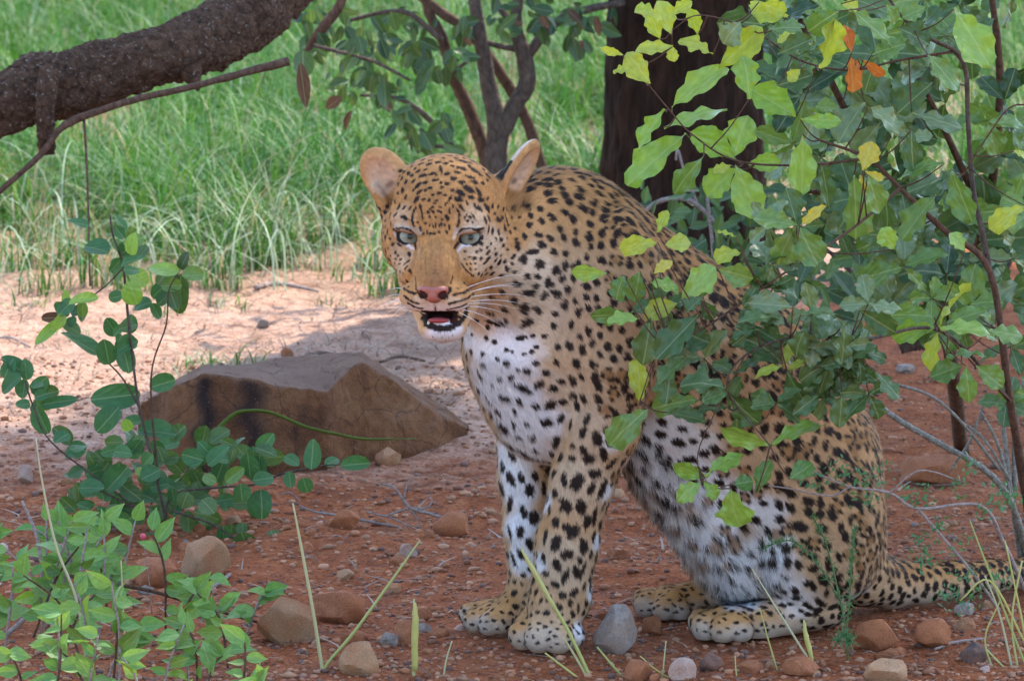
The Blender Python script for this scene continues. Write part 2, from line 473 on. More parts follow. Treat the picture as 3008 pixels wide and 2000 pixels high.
c = mixc(N_, L_, 0.8, c, crk.outputs[0], 'MULTIPLY')
c = mixc(N_, L_, at.outputs['Fac'], c, (0.03, 0.015, 0.013))
fl = ramp(N_, L_, n3.outputs[0], [(0.62, (0, 0, 0)), (0.72, (0.5, 0.5, 0.5))])
c = mixc(N_, L_, fl.outputs[0], c, (0.42, 0.30, 0.22))
L_.new(c, bs.inputs['Base Color']); bs.inputs['Roughness'].default_value = 0.85; bs.inputs['Specular IOR Level'].default_value = 0.25
ad = N_.new('ShaderNodeMath'); ad.operation = 'ADD'; L_.new(n2.outputs[0], ad.inputs[0]); L_.new(n3.outputs[0], ad.inputs[1])
L_.new(bump(N_, L_, ad.outputs[0], 1.0, 0.02), bs.inputs['Normal'])
tag(link('boulder', me, m_rock), 'big brown boulder with dark vertical stains lying behind the leopard', 'boulder')

# ================================================================== tree
def bark_mat(name, dark, light, scale=18, stretch=(1, 1, 0.25), lichen=None, bumpd=0.02):
    m, nt, N_, L_, bs = new_mat(name)
    tc = N_.new('ShaderNodeTexCoord'); mp = N_.new('ShaderNodeMapping'); mp.inputs['Scale'].default_value = stretch
    L_.new(tc.outputs['Object'], mp.inputs[0])
    v = N_.new('ShaderNodeTexVoronoi'); v.feature = 'DISTANCE_TO_EDGE'; v.inputs['Scale'].default_value = scale; L_.new(mp.outputs[0], v.inputs['Vector'])
    n1 = noise(N_, L_, mp.outputs[0], scale * 1.7, 8, 0.7, 0.5); n2 = noise(N_, L_, tc.outputs['Object'], scale * 4, 4, 0.6)
    c = ramp(N_, L_, n1.outputs[0], [(0.32, dark), (0.72, light)]).outputs[0]
    cr = ramp(N_, L_, v.outputs['Distance'], [(0.0, (0.78, 0.78, 0.78)), (0.14, (1, 1, 1))])
    c = mixc(N_, L_, 1.0, c, cr.outputs[0], 'MULTIPLY')
    if lichen:
        l_ = ramp(N_, L_, n2.outputs[0], [(0.60, (0, 0, 0)), (0.68, (1, 1, 1))])
        c = mixc(N_, L_, l_.outputs[0], c, lichen)
    L_.new(c, bs.inputs['Base Color']); bs.inputs['Roughness'].default_value = 0.9; bs.inputs['Specular IOR Level'].default_value = 0.15
    mi = N_.new('ShaderNodeMath'); mi.operation = 'ADD'; L_.new(n1.outputs[0], mi.inputs[0]); L_.new(cr.outputs[0], mi.inputs[1])
    L_.new(bump(N_, L_, mi.outputs[0], 1.0, bumpd), bs.inputs['Normal'])
    return m
M_TRUNK = bark_mat('trunk_bark', (0.014, 0.008, 0.005), (0.075, 0.038, 0.024), 22, (1, 1, 0.22), None, 0.03)
M_LIMB = bark_mat('limb_bark', (0.055, 0.029, 0.018), (0.22, 0.125, 0.078), 30, (1, 1, 1), (0.34, 0.28, 0.23), 0.03)
M_STEM = bark_mat('stem_bark', (0.055, 0.038, 0.03), (0.16, 0.12, 0.095), 50, (1, 1, 0.5), None, 0.006)
M_BROWN = bark_mat('brown_bark', (0.07, 0.038, 0.026), (0.18, 0.105, 0.07), 50, (1, 1, 0.5), None, 0.006)
M_TWIG = bark_mat('dry_twig', (0.20, 0.15, 0.13), (0.40, 0.33, 0.30), 80, (1, 1, 1), None, 0.002)
M_LICH = bark_mat('lichen_twig', (0.14, 0.12, 0.09), (0.34, 0.33, 0.29), 60, (1, 1, 1), (0.42, 0.44, 0.40), 0.003)
def ppath(rows, Y, sub=6, dY=0.0):
    """photo rows (x, y, r px[, depth]) -> smoothed world path"""
    out = []
    for k, r in enumerate(rows):
        y_ = r[3] if len(r) > 3 else Y + dY * k
        out.append((*P(r[0], r[1], y_), r[2] * S(y_)))
    return smooth_path(out, sub)
TRK = P(682, 250, 4.6); TRK[2] = 0
tree = empty('tree', TRK)
tag(tree, 'dark rough-barked tree trunk behind the leopard with a thick limb reaching left', 'tree')
tp_ = []
for z, r, dx in [(-0.2, 0.30, 0), (0.0, 0.245, 0), (0.15, 0.212, 0.0), (0.4, 0.195, 0.005), (0.9, 0.185, 0.01), (1.5, 0.175, 0.03), (2.4, 0.15, 0.12), (3.4, 0.12, 0.4), (4.4, 0.09, 0.8), (5.2, 0.05, 1.2)]:
    tp_.append((TRK[0] + dx, TRK[1], z, r))
TV, TQ, TT = tube(smooth_path(tp_, 26), 120, 0.0, 4)
ct = smooth_path(tp_, 26)
zi = np.clip(TV[:, 2], ct[:, 2].min(), ct[:, 2].max()); cxr = np.interp(zi, ct[:, 2], ct[:, 0])
rx, ry = TV[:, 0] - cxr, TV[:, 1] - TRK[1]; an_ = np.arctan2(ry, rx)
qq = np.column_stack([np.cos(an_) * 1.0 + np.sin(an_) * 0.31, np.sin(an_) * 1.0 - TV[:, 2] * 0.13])
q2 = np.column_stack([an_ * 0.2 + 5, TV[:, 2] * 0.9])
rid = 0.10 * np.abs(fnoise(qq, 9, 21)) + 0.07 * np.abs(fnoise(qq + q2 * 0.35, 17, 22)) + 0.05 * fnoise(q2, 30, 23) + 0.04 * fnoise(qq + q2, 40, 24)
TV[:, 0] += rx * rid; TV[:, 1] += ry * rid
link('trunk', mesh_mixed('trunk', TV, TQ, TT), M_TRUNK, tree)
limb_rows = [(-330, 190, 6, 1.7), (-240, 176, 16, 1.8), (-150, 155, 25, 1.9), (-70, 128, 29, 2.0), (0, 105, 30, 2.05), (36, 89, 32, 2.1), (69, 84, 33, 2.12), (104, 72, 30.5, 2.15), (148, 59, 28.5, 2.2), (196, 45, 30, 2.3), (232, 25, 33, 2.4), (262, 0, 34, 2.5), (300, -40, 35, 2.75), (360, -95, 38, 3.3), (450, -140, 42, 3.9), (560, -190, 48, 4.4), (660, -225, 52, 4.6)]
lp_ = ppath(limb_rows, 2, 16); ns_ = 64
LVv, LQ, LT = tube(lp_, ns_, 0.0, 9)
ii = np.minimum(np.arange(len(LVv)) // ns_, len(lp_) - 1); jj = (np.arange(len(LVv)) % ns_) / ns_ * 2 * math.pi
q1 = np.column_stack([np.cos(jj) + ii * 0.05, np.sin(jj) + ii * 0.035]); q2 = np.column_stack([np.cos(jj) * 1.3 - ii * 0.02, np.sin(jj) * 1.3 + ii * 0.14])
rl_ = 0.20 * fnoise(q1, 2.2, 31) + 0.16 * np.abs(fnoise(q1, 7, 32)) + 0.12 * fnoise(q2, 9, 33) + 0.07 * fnoise(q2, 22, 34)
LVv = LVv + (LVv - lp_[ii, :3]) * rl_[:, None]
limb = link('limb', mesh_mixed('limb', LVv, LQ, LT), M_LIMB, tree)
stub = tubes_mesh('broken_stub', [ppath([(48, 70, 10, 2.0), (47, 90, 10.5, 1.97), (45, 112, 9.5, 1.96), (46, 132, 9, 1.96), (47, 150, 8, 1.97), (47.5, 155, 6, 1.97)], 2, 5)], 14, 0.09, 3)
link('broken_stub', stub, M_LIMB, tree)
link('broken_stub', tubes_mesh('broken_stub', [ppath([(190, 70, 13, 2.2), (194, 80, 8, 2.19), (197, 87, 3.5, 2.19), (198, 91, 1.5, 2.19)], 2, 4)], 12, 0.08, 5), M_LIMB, tree)
dry = empty('dry_branch', P(90, 113, 1.95))
tag(dry, 'thin bare stick hanging just below the thick limb', 'stick')
link('twig', tubes_mesh('twig', [ppath([(-30, 222, 2.8, 1.9), (0, 191, 2.8, 1.92), (40, 155, 3, 1.93), (58, 131, 3.4, 1.94), (72, 121, 4.4, 1.95), (92, 113, 3.8, 1.95), (140, 98, 3.4, 1.97), (190, 87, 3.4, 2.0), (235, 75, 3.8, 2.02), (289, 61, 4.8, 2.04)], 2, 6)], 10, 0.06, 2), M_BROWN, dry)
link('hanging_stem', tubes_mesh('hanging_stem', [ppath([(84, 119, 1.4, 1.95), (86, 150, 1.2, 1.9), (88, 200, 1.1, 1.8), (90, 285, 0.9, 1.6)], 2, 5)], 6), M_BROWN, dry)
# crown above the picture: the shade over the cat
CROWN_C = np.array([2.3, 3.6, 5.1]); CROWN_R = np.array([2.5, 1.9, 0.8])
_o = 5.2 / math.tan(SUN_EL); _ox, _oy = math.sin(SUN_AZ) * _o, math.cos(SUN_AZ) * _o
LOBES = [((0.55 + _ox, 0.9 + _oy, 5.2), (2.5, 1.75, 0.8), 34000), ((1.7 + _ox, 3.3 + _oy, 5.2), (1.6, 1.6, 0.8), 14000)]
cc = []
for lc, lr, n_l in LOBES:
    u = nrm(rngS.normal(size=(n_l, 3))) * rngS.uniform(0.2, 1.0, (n_l, 1)) ** 0.5
    lump = 1 + 0.18 * np.sin(u @ np.array([7.1, 3.3, 2.0])) * np.cos(u @ np.array([2.0, 6.3, 4.0]))
    cc.append(np.array(lc) + u * np.array(lr) * lump[:, None])
cc = np.vstack(cc); NCR = len(cc)
cc[:, 2] = np.maximum(cc[:, 2], 4.3 + rngS.uniform(0, 0.3, NCR))
ax_ = nrm(rngS.normal(size=(NCR, 3))); bx_ = nrm(np.cross(ax_, rngS.normal(size=(NCR, 3))))
L_l = rngS.uniform(0.05, 0.085, (NCR, 1)); W_l = L_l * 0.5
CV = np.stack([cc - ax_ * L_l, cc - bx_ * W_l, cc + ax_ * L_l, cc + bx_ * W_l], 1).reshape(-1, 3)
# ================================================================== leaves
def leaf_mat(name, a, b, rough=0.38, trans=0.35, spec=0.45, edge=None):
    m, nt, N_, L_, bs = new_mat(name)
    oi = N_.new('ShaderNodeObjectInfo'); tc = N_.new('ShaderNodeTexCoord')
    n1 = noise(N_, L_, tc.outputs['Object'], 5, 4, 0.6)
    c = ramp(N_, L_, oi.outputs['Random'], [(0.0, a), (1.0, b)]).outputs[0]
    v = ramp(N_, L_, n1.outputs[0], [(0.3, (0.75, 0.78, 0.7)), (0.7, (1.15, 1.12, 1.1))])
    c = mixc(N_, L_, 1.0, c, v.outputs[0], 'MULTIPLY')
    sp_ = N_.new('ShaderNodeSeparateXYZ'); L_.new(tc.outputs['Object'], sp_.inputs[0])
    ab = N_.new('ShaderNodeMath'); ab.operation = 'ABSOLUTE'; L_.new(sp_.outputs[0], ab.inputs[0])
    rib = ramp(N_, L_, ab.outputs[0], [(0.0, (1, 1, 1)), (0.035, (0, 0, 0))])
    lt = mixc(N_, L_, 0.35, c, (0.45, 0.50, 0.25))
    c = mixc(N_, L_, rib.outputs[0], c, lt)
    if edge:
        n5 = noise(N_, L_, tc.outputs['Object'], 3.0, 2, 0.5)
        sp2 = ramp(N_, L_, n5.outputs[0], [(0.62, (0, 0, 0)), (0.72, (0.8, 0.8, 0.8))])
        c = mixc(N_, L_, sp2.outputs[0], c, edge)
    # side veins as fine relief
    wv = N_.new('ShaderNodeTexWave'); wv.inputs['Scale'].default_value = 2.6; wv.inputs['Distortion'].default_value = 1.5; wv.bands_direction = 'DIAGONAL'
    L_.new(tc.outputs['Object'], wv.inputs['Vector'])
    L_.new(bump(N_, L_, wv.outputs['Fac'], 0.12, 0.02), bs.inputs['Normal'])
    L_.new(c, bs.inputs['Base Color']); bs.inputs['Roughness'].default_value = rough; bs.inputs['Specular IOR Level'].default_value = spec
    tr = N_.new('ShaderNodeBsdfTranslucent'); mx = N_.new('ShaderNodeMixShader'); mx.inputs[0].default_value = trans
    tcx = mixc(N_, L_, 1.0, c, (1.25, 1.2, 0.6), 'MULTIPLY'); L_.new(tcx, tr.inputs[0])
    L_.new(bs.outputs[0], mx.inputs[1]); L_.new(tr.outputs[0], mx.inputs[2])
    L_.new(mx.outputs[0], N_['Material Output'].inputs['Surface'])
    return m
LM = {'bright': leaf_mat('leaf_bright', (0.20, 0.36, 0.055), (0.27, 0.42, 0.09), 0.33, 0.35, 0.5, (0.36, 0.30, 0.06)),
      'lime': leaf_mat('leaf_lime', (0.33, 0.42, 0.05), (0.40, 0.46, 0.08), 0.38, 0.4, 0.45, (0.45, 0.32, 0.05)),
      'mid': leaf_mat('leaf_mid', (0.10, 0.20, 0.045), (0.165, 0.275, 0.065), 0.36, 0.3, 0.5, (0.25, 0.24, 0.06)),
      'dark': leaf_mat('leaf_dark', (0.055, 0.115, 0.035), (0.10, 0.175, 0.055), 0.4, 0.28, 0.45, (0.16, 0.15, 0.06)),
      'grey': leaf_mat('leaf_greyish', (0.115, 0.185, 0.085), (0.17, 0.245, 0.115), 0.33, 0.25, 0.55, (0.2, 0.16, 0.08)),
      'yellow': leaf_mat('leaf_yellow', (0.46, 0.38, 0.045), (0.52, 0.44, 0.07), 0.42, 0.35, 0.4, (0.4, 0.2, 0.04)),
      'orange': leaf_mat('leaf_dead_orange', (0.48, 0.13, 0.03), (0.55, 0.2, 0.05), 0.6, 0.3, 0.2),
      'brown': leaf_mat('leaf_dead_brown', (0.09, 0.045, 0.03), (0.15, 0.075, 0.045), 0.7, 0.1, 0.2),
      'round': leaf_mat('leaf_round', (0.040, 0.125, 0.045), (0.075, 0.185, 0.065), 0.5, 0.28, 0.35, (0.12, 0.19, 0.05)),
      'herb': leaf_mat('leaf_herb', (0.115, 0.26, 0.07), (0.20, 0.35, 0.10), 0.5, 0.3, 0.35, (0.28, 0.30, 0.05)),
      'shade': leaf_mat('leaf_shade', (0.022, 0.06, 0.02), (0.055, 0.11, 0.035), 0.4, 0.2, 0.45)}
def leaf_mesh(name, kind, seed):
    r = np.random.default_rng(seed)
    n, h = 15, 3
    t = np.linspace(0, 1, n)
    if kind == 'wavy':      # obovate with a wavy margin
        w = np.sin(np.pi * t ** 1.18) ** 0.75 * (0.55 + 0.45 * t)
        w = w / w.max(); w = w * (1 + 0.10 * np.sin(t * 25 + r.uniform(0, 6)) + 0.05 * np.sin(t * 11 + r.uniform(0, 6)))
    elif kind == 'round':
        w = np.sqrt(np.clip(1 - (2 * (t ** 0.95) - 1) ** 2, 0, 1)) ; w = w / w.max()
    elif kind == 'lance':
        w = np.sin(np.pi * t ** 0.72) ** 1.1; w = w / w.max()
    else:                   # oval
        w = np.sin(np.pi * t ** 0.9) ** 0.8; w = w / w.max()
    w[0] = 0.04; w[-1] = 0.03 if kind != 'round' else 0.16
    curl = r.uniform(-0.40, 0.20); fold = r.uniform(0.10, 0.32); tw = r.uniform(-0.6, 0.6); bend = r.uniform(-0.10, 0.10)
    V = []
    for i in range(n):
        for j in range(-h, h + 1):
            x = j / h * 0.5 * w[i]
            z = fold * abs(x) * 0.9 + curl * t[i] ** 2
            if kind == 'wavy': z += 0.075 * (abs(j) / h) ** 2 * math.sin(t[i] * 17 + (j > 0) * 2 + seed)
            a_ = tw * t[i]
            V.append((x * math.cos(a_) - z * math.sin(a_) * 0.3 + bend * math.sin(t[i] * 3.1), t[i], z + x * math.sin(a_)))
    m = 2 * h + 1
    F = [(i * m + j, i * m + j + 1, (i + 1) * m + j + 1, (i + 1) * m + j) for i in range(n - 1) for j in range(m - 1)]
    return mesh_np(name, np.array(V), np.array(F))
LEAF = {}
def get_leaf(kind, mat, seed):
    k = (kind, mat, seed % 9)
    if k not in LEAF:
        LEAF[k] = leaf_mesh('leaf', kind, seed % 9 + len(kind) * 11)
        LEAF[k].materials.append(LM[mat])
    return LEAF[k]
rngP = np.random.default_rng(21)
def put_leaf(parent, base, tip, width, kind, mat, face=None, name='leaf'):
    """a leaf blade from base to tip (world), width in metres"""
    base = np.asarray(base, float); tip = np.asarray(tip, float)
    yv = tip - base; Ln = np.linalg.norm(yv); yv = yv / Ln
    if face is None:
        face = nrm(CAM - base) * 1.0 + np.array([0, 0, 0.45]) + rngP.normal(0, 0.33, 3)
    zv = face - yv * (face @ yv); zv = zv / (np.linalg.norm(zv) + 1e-9)
    xv = np.cross(yv, zv)
    o = bpy.data.objects.new(name, get_leaf(kind, mat, int(rngP.integers(1000))))
    M = Matrix(((xv[0] * width, yv[0] * Ln, zv[0] * Ln, base[0]), (xv[1] * width, yv[1] * Ln, zv[1] * Ln, base[1]), (xv[2] * width, yv[2] * Ln, zv[2] * Ln, base[2]), (0, 0, 0, 1)))
    o.parent = parent
    o.matrix_parent_inverse = parent_world(parent).inverted()
    o.matrix_basis = M
    COL.objects.link(o)
    return o
def px_leaf(parent, bx, by, tx, ty, wpx, Y, kind, mat, dY=None):
    if dY is None: dY = rngP.uniform(-0.012, 0.012)
    return put_leaf(parent, P(bx, by, Y), P(tx, ty, Y + dY), wpx * S(Y), kind, mat)
# crown of the tree, out of the picture above the cat
me = mesh_np('crown', CV, np.arange(len(CV)).reshape(-1, 4), smooth=False)
m_cr, nt, N_, L_, bs = new_mat('crown_leaf')
bs.inputs['Base Color'].default_value = (0.06, 0.12, 0.04, 1); bs.inputs['Roughness'].default_value = 0.5
cro = link('crown', me, m_cr, tree); cro['kind'] = 'stuff'
bpaths = []
for k in range(9):
    a_ = k * 0.7 + 0.2; e_ = CROWN_C + CROWN_R * np.array([math.cos(a_) * 0.8, math.sin(a_) * 0.8, rngS.uniform(-0.2, 0.4)])
    s_ = np.array([TRK[0] + 0.15 + 0.06 * k, TRK[1], 2.5 + 0.2 * k]); mid_ = 0.5 * (s_ + e_) + [0, 0, 0.25]
    bpaths.append(smooth_path([(*s_, 0.07), (*mid_, 0.04), (*e_, 0.012)], 6))
for b_ in bpaths: link('bough', tubes_mesh('bough', [b_], 8, 0.04), M_TRUNK, tree)
for q in [(300, 62, 300, 108, 15), (352, 110, 337, 132, 7)]:
    px_leaf(dry, q[0], q[1], q[2] + 5, q[3], q[4], 2.03 if q[0] < 320 else 2.2, 'oval', 'brown')

# ================================================================== the shrub behind the cat's head
YM = 4.4
shrub = empty('shrub', G(496, 276))
tag(shrub, 'small many-stemmed grey shrub with hanging dark leaves behind the head', 'shrub')
msh = [([(496, 285, 13), (496, 240, 12.5), (496, 190, 12), (496, 156, 11.5), (498, 128, 11), (489, 87, 8.5), (483, 52, 7.5), (477, 17, 6.5), (470, -30, 5.5), (455, -100, 3.5), (450, -160, 1)], M_STEM),
       ([(499, 136, 10), (514, 107, 9), (527, 83, 9), (524, 55, 8.5), (516, 26, 6.5), (521, -20, 5), (535, -90, 3), (540, -150, 1)], M_STEM),
       ([(526, 58, 5.5), (546, 31, 5), (567, 16, 4.5), (593, 8, 4), (625, 2, 3.5)], M_STEM),
       ([(488, 178, 7), (483, 147, 7), (466, 104, 6.5), (452, 73, 6), (442, 38, 5.5), (428, 10, 5), (424, -20, 5), (410, -80, 3), (395, -120, 1)], M_BROWN),
       ([(548, 190, 5.5), (540, 161, 5.5), (527, 121, 5.5), (511, 90, 5.5), (492, 61, 5.5), (468, 31, 5), (438, 10, 5), (410, -15, 5), (370, -60, 3), (340, -90, 1)], M_BROWN),
       ([(470, 168, 3.5), (454, 149, 3.5), (428, 118, 3), (410, 104, 2.6), (393, 97, 2.2), (360, 95, 1.6)], M_STEM),
       ([(454, 148, 2.2), (430, 146, 2), (417, 152, 1.5)], M_STEM), ([(410, 104, 2), (408, 130, 1.8), (412, 150, 1.2)], M_STEM),
       ([(442, 40, 3), (410, 14, 2.6), (385, 12, 2.2), (350, 20, 2)], M_STEM), ([(345, -10, 5), (338, 8, 5), (325, 25, 5.5), (312, 42, 4), (304, 58, 3)], M_BROWN),
       ([(452, 73, 2.4), (470, 60, 2), (486, 62, 2)], M_STEM), ([(313, 45, 2), (340, 52, 2), (375, 62, 1.8), (410, 80, 1.5)], M_STEM), ([(516, 26, 4), (500, 8, 3.5), (492, -15, 3)], M_STEM), ([(523, 50, 3.5), (500, 46, 3), (486, 42, 3)], M_STEM)]
for k, (rows, mt) in enumerate(msh):
    Y_ = YM + (0.12 if mt is M_BROWN else 0) + (-0.5 if k in (8, 9, 11) else 0)
    link('stem', tubes_mesh('stem', [ppath(rows, Y_, 6)], 10, 0.05, k), mt, shrub)
for cx_, cy_, n_l, sp_ in [(320, 20, 14, 22), (352, 30, 16, 22), (372, 55, 16, 22), (395, 25, 14, 24), (420, 40, 14, 22), (385, 85, 12, 18), (428, 65, 8, 16), (345, 75, 9, 18), (420, 135, 7, 12), (440, 120, 5, 10), (405, 110, 6, 12), (460, 20, 8, 16), (505, 20, 10, 18), (540, 12, 12, 18), (575, 14, 12, 16), (600, 20, 6, 12), (455, 55, 6, 12), (310, 50, 6, 12), (450, 145, 4, 8), (575, 40, 4, 10)]:
    for _ in range(int(n_l * 1.5)):
        bx, by = cx_ + rngP.normal(0, sp_ * 0.5), cy_ + rngP.normal(0, sp_ * 0.5)
        a_ = rngP.normal(1.5, 0.8); L = 10 + 14 * rngP.random()
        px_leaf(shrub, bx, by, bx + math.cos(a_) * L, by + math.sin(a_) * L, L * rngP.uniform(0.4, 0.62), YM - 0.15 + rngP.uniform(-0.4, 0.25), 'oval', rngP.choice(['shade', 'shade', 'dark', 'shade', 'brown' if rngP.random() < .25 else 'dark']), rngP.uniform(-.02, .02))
for q in [(303, 50, 303, 78, 22), (384, 78, 386, 107, 12), (436, 70, 440, 84, 12), (372, 75, 368, 92, 12), (423, 132, 432, 148, 18), (445, 128, 450, 142, 12)]:
    px_leaf(shrub, *q, 3.6, 'round', 'shade')

# ================================================================== grass behind
m_gr, nt, N_, L_, bs = new_mat('grass_blade')
at = N_.new('ShaderNodeAttribute'); at.attribute_name = 'tone'; L_.new(at.outputs['Color'], bs.inputs['Base Color'])
bs.inputs['Roughness'].default_value = 0.5; bs.inputs['Specular IOR Level'].default_value = 0.3
tr = N_.new('ShaderNodeBsdfTranslucent'); L_.new(at.outputs['Color'], tr.inputs[0]); mx = N_.new('ShaderNodeMixShader'); mx.inputs[0].default_value = 0.35
L_.new(bs.outputs[0], mx.inputs[1]); L_.new(tr.outputs[0], mx.inputs[2]); L_.new(mx.outputs[0], N_['Material Output'].inputs['Surface'])
def blades(base, length, width, lean, curve, colors, rng, seg=4):
    """base (n,3); returns V, F (quads) and colours; each blade is a bending tapering strip"""
    n = len(base)
    az = rng.uniform(0, 2 * math.pi, n)
    d = np.stack([np.cos(az), np.sin(az), np.zeros(n)], 1)
    sd = np.stack([-np.sin(az + rng.normal(0, 0.8, n)), np.cos(az), np.zeros(n)], 1); sd = nrm(sd)
    V = np.zeros((n, seg + 1, 2, 3))
    for k in range(seg + 1):
        t = k / seg
        th = lean + curve * t
        # integrate the bend
        hx = (lean * t + curve * t * t * 0.5); hz = np.cos(np.clip(lean + curve * t * 0.5, 0, 2.2))
        c = base + d * (np.sin(np.clip(hx, 0, 1.9)) * length * t)[:, None] * 0.9
        c[:, 2] += length * t * np.maximum(hz, -0.2)
        w = (width * (1 - t ** 1.6) + 0.0004)[:, None]
        V[:, k, 0] = c - sd * w; V[:, k, 1] = c + sd * w
    idx = np.arange(n)[:, None] * (seg + 1) * 2
    F = []
    for k in range(seg):
        F.append(np.stack([idx[:, 0] + 2 * k, idx[:, 0] + 2 * k + 1, idx[:, 0] + 2 * k + 3, idx[:, 0] + 2 * k + 2], 1))
    return V.reshape(-1, 3), np.vstack(F), np.repeat(colors, (seg + 1) * 2, 0)
GREENS = np.array([[0.040, 0.15, 0.010], [0.058, 0.185, 0.014], [0.034, 0.125, 0.012], [0.085, 0.215, 0.020], [0.040, 0.15, 0.022], [0.115, 0.23, 0.024]])
STRAW = np.array([[0.30, 0.33, 0.16], [0.34, 0.27, 0.14], [0.30, 0.37, 0.25]])
def grass_colors(n, rng, straw):
    c = GREENS[rng.integers(len(GREENS), size=n)] * rng.uniform(0.75, 1.2, (n, 1))
    s = rng.random(n) < straw
    c[s] = STRAW[rng.integers(3, size=s.sum())] * rng.uniform(0.8, 1.15, (s.sum(), 1))
    return c
def tuft(center, n, rad, h, rng, straw=0.15, lean=0.35, curve=1.1, w=0.0028):
    a_ = rng.uniform(0, 6.28, n); r_ = rad * np.sqrt(rng.random(n))
    b = np.column_stack([center[0] + np.cos(a_) * r_, center[1] + np.sin(a_) * r_, np.zeros(n)])
    b[:, 2] = ground_z(b) - 0.01
    return blades(b, h * rng.uniform(0.5, 1.25, n), w * rng.uniform(0.6, 1.4, n), np.abs(rng.normal(lean, 0.25, n)), np.abs(rng.normal(curve, 0.6, n)), grass_colors(n, rng, straw), rng)
def grass_obj(name, parts, label, cat, group=None, kind=None):
    o_ = 0; Fs = []
    for V, F, C_ in parts: Fs.append(F + o_); o_ += len(V)
    me = mesh_np(name, np.vstack([p[0] for p in parts]), np.vstack(Fs)); set_color(me, 'tone', np.vstack([p[2] for p in parts]))
    return tag(link(name, me, m_gr), label, cat, group, kind)
rngG = np.random.default_rng(5)
# tussocks that can be told apart along the edge of the sand
for x, y, n, h in [(22, 268, 40, 90), (70, 262, 45, 85), (105, 284, 40, 110), (150, 262, 45, 100), (190, 270, 50, 90), (215, 290, 45, 95), (240, 268, 60, 115), (270, 262, 70, 110), (262, 248, 60, 120), (300, 250, 45, 90), (330, 245, 45, 85), (355, 246, 40, 70), (380, 262, 45, 80), (396, 285, 40, 100), (140, 295, 25, 60), (45, 292, 30, 70), (345, 275, 16, 40), (175, 240, 50, 90), (110, 245, 50, 90), (40, 240, 50, 90)]:
    g = G(x, y)
    grass_obj('grass_tussock', [tuft(g, int(n * 1.6), 0.07, h * S(g[1]) * 1.05, rngG, 0.28, 0.4, 1.3, 0.0019)], 'grass tussock growing at the edge of the pale sand', 'grass', 'tussocks along the sand')
for x, y, n, h in [(30, 305, 30, 45), (160, 312, 25, 40), (70, 330, 20, 35), (225, 305, 30, 50), (330, 300, 20, 35), (300, 268, 40, 60)]:
    g = G(x, y)
    grass_obj('grass_tussock', [tuft(g, n, 0.06, h * S(g[1]) * 0.9, rngG, 0.5, 0.6, 1.3, 0.0017)], 'small thin grass tuft growing out on the open pale sand', 'grass', 'thin tufts on the sand')
for x, y, n, h in [(195, 362, 40, 45), (215, 358, 50, 50), (240, 352, 50, 45), (262, 358, 30, 35), (180, 375, 25, 45)]:
    g = G(x, y)
    grass_obj('grass_tussock', [tuft(g, n, 0.07, h * S(g[1]) * 0.8, rngG, 0.65, 0.7, 1.2, 0.002)], 'low half-dry grass clump lying behind the big boulder', 'grass', 'dry clumps behind the boulder')
parts = []
for _ in range(900):
    Y_ = 5.3 + (rngG.random() ** 1.0) * 13
    x_ = (rngG.uniform(-1.15, 1.15) if rngG.random() < 0.72 else rngG.uniform(-2.3, 2.3)) * (Y_ + 10) * 0.0885 * 1.15
    if x_ > 0.2 and Y_ < 5.6: continue
    if Y_ < 8.5 and rngG.random() < 0.45 * (8.5 - Y_) / 2.5: continue
    parts.append(tuft((x_, Y_), int(rngG.integers(60, 120)), rngG.uniform(0.06, 0.2), rngG.uniform(0.25, 0.5), rngG, 0.07, 0.45, 1.4, 0.0021))
n = 15000
Yb = 7.0 + rngG.random(n) * 13; xb = rngG.uniform(-2.4, 2.4, n) * (Yb + 10) * 0.0885
bb_ = np.column_stack([xb, Yb, np.zeros(n)]); bb_[:, 2] = ground_z(bb_) - 0.01
parts.append(blades(bb_, rngG.uniform(0.12, 0.4, n), 0.002 * rngG.uniform(0.6, 1.4, n), np.abs(rngG.normal(0.35, 0.25, n)), np.abs(rngG.normal(1.0, 0.6, n)), grass_colors(n, rngG, 0.1), rngG))
grass_obj('grass', parts, 'tall fresh green grass filling the clearing behind', 'grass', kind='stuff')
# long pale arching blades standing out of the edge tussocks
n = 90
ax0 = rngG.uniform(0, 400, n); ay0 = rngG.uniform(225, 290, n)
ab_ = np.array([G(x, y) for x, y in zip(ax0, ay0)]); ab_[:, 2] = ground_z(ab_) - 0.01
V, F, C_ = blades(ab_, rngG.uniform(0.25, 0.55, n), 0.0021 * rngG.uniform(0.7, 1.4, n), np.abs(rngG.normal(0.35, 0.2, n)), np.abs(rngG.normal(1.9, 0.5, n)), np.array([[0.34, 0.42, 0.27]]) * rngG.uniform(0.7, 1.3, (n, 1)), rngG, 8)
grass_obj('pale_grass', [(V, F, C_)], 'long pale arching grass blades rising along the edge of the sand', 'grass', kind='stuff')
# straw litter on the sand and dirt
n = 1600
lx = rngG.uniform(0, 460, n); ly = rngG.uniform(258, 420, n)
lb = np.array([G(x, y) for x, y in zip(lx, ly)]); lb[:, 2] = ground_z(lb) + 0.004
V, F, C_ = blades(lb, rngG.uniform(0.04, 0.16, n), 0.0018 * np.ones(n), np.full(n, 1.35), rngG.uniform(0.1, 0.4, n), np.array([[0.24, 0.14, 0.08]]) * rngG.uniform(0.4, 1.5, (n, 1)), rngG)
grass_obj('straw_litter', [(V, F, C_)], 'dry straw and bits of stalk littering the sand', 'straw', kind='stuff')
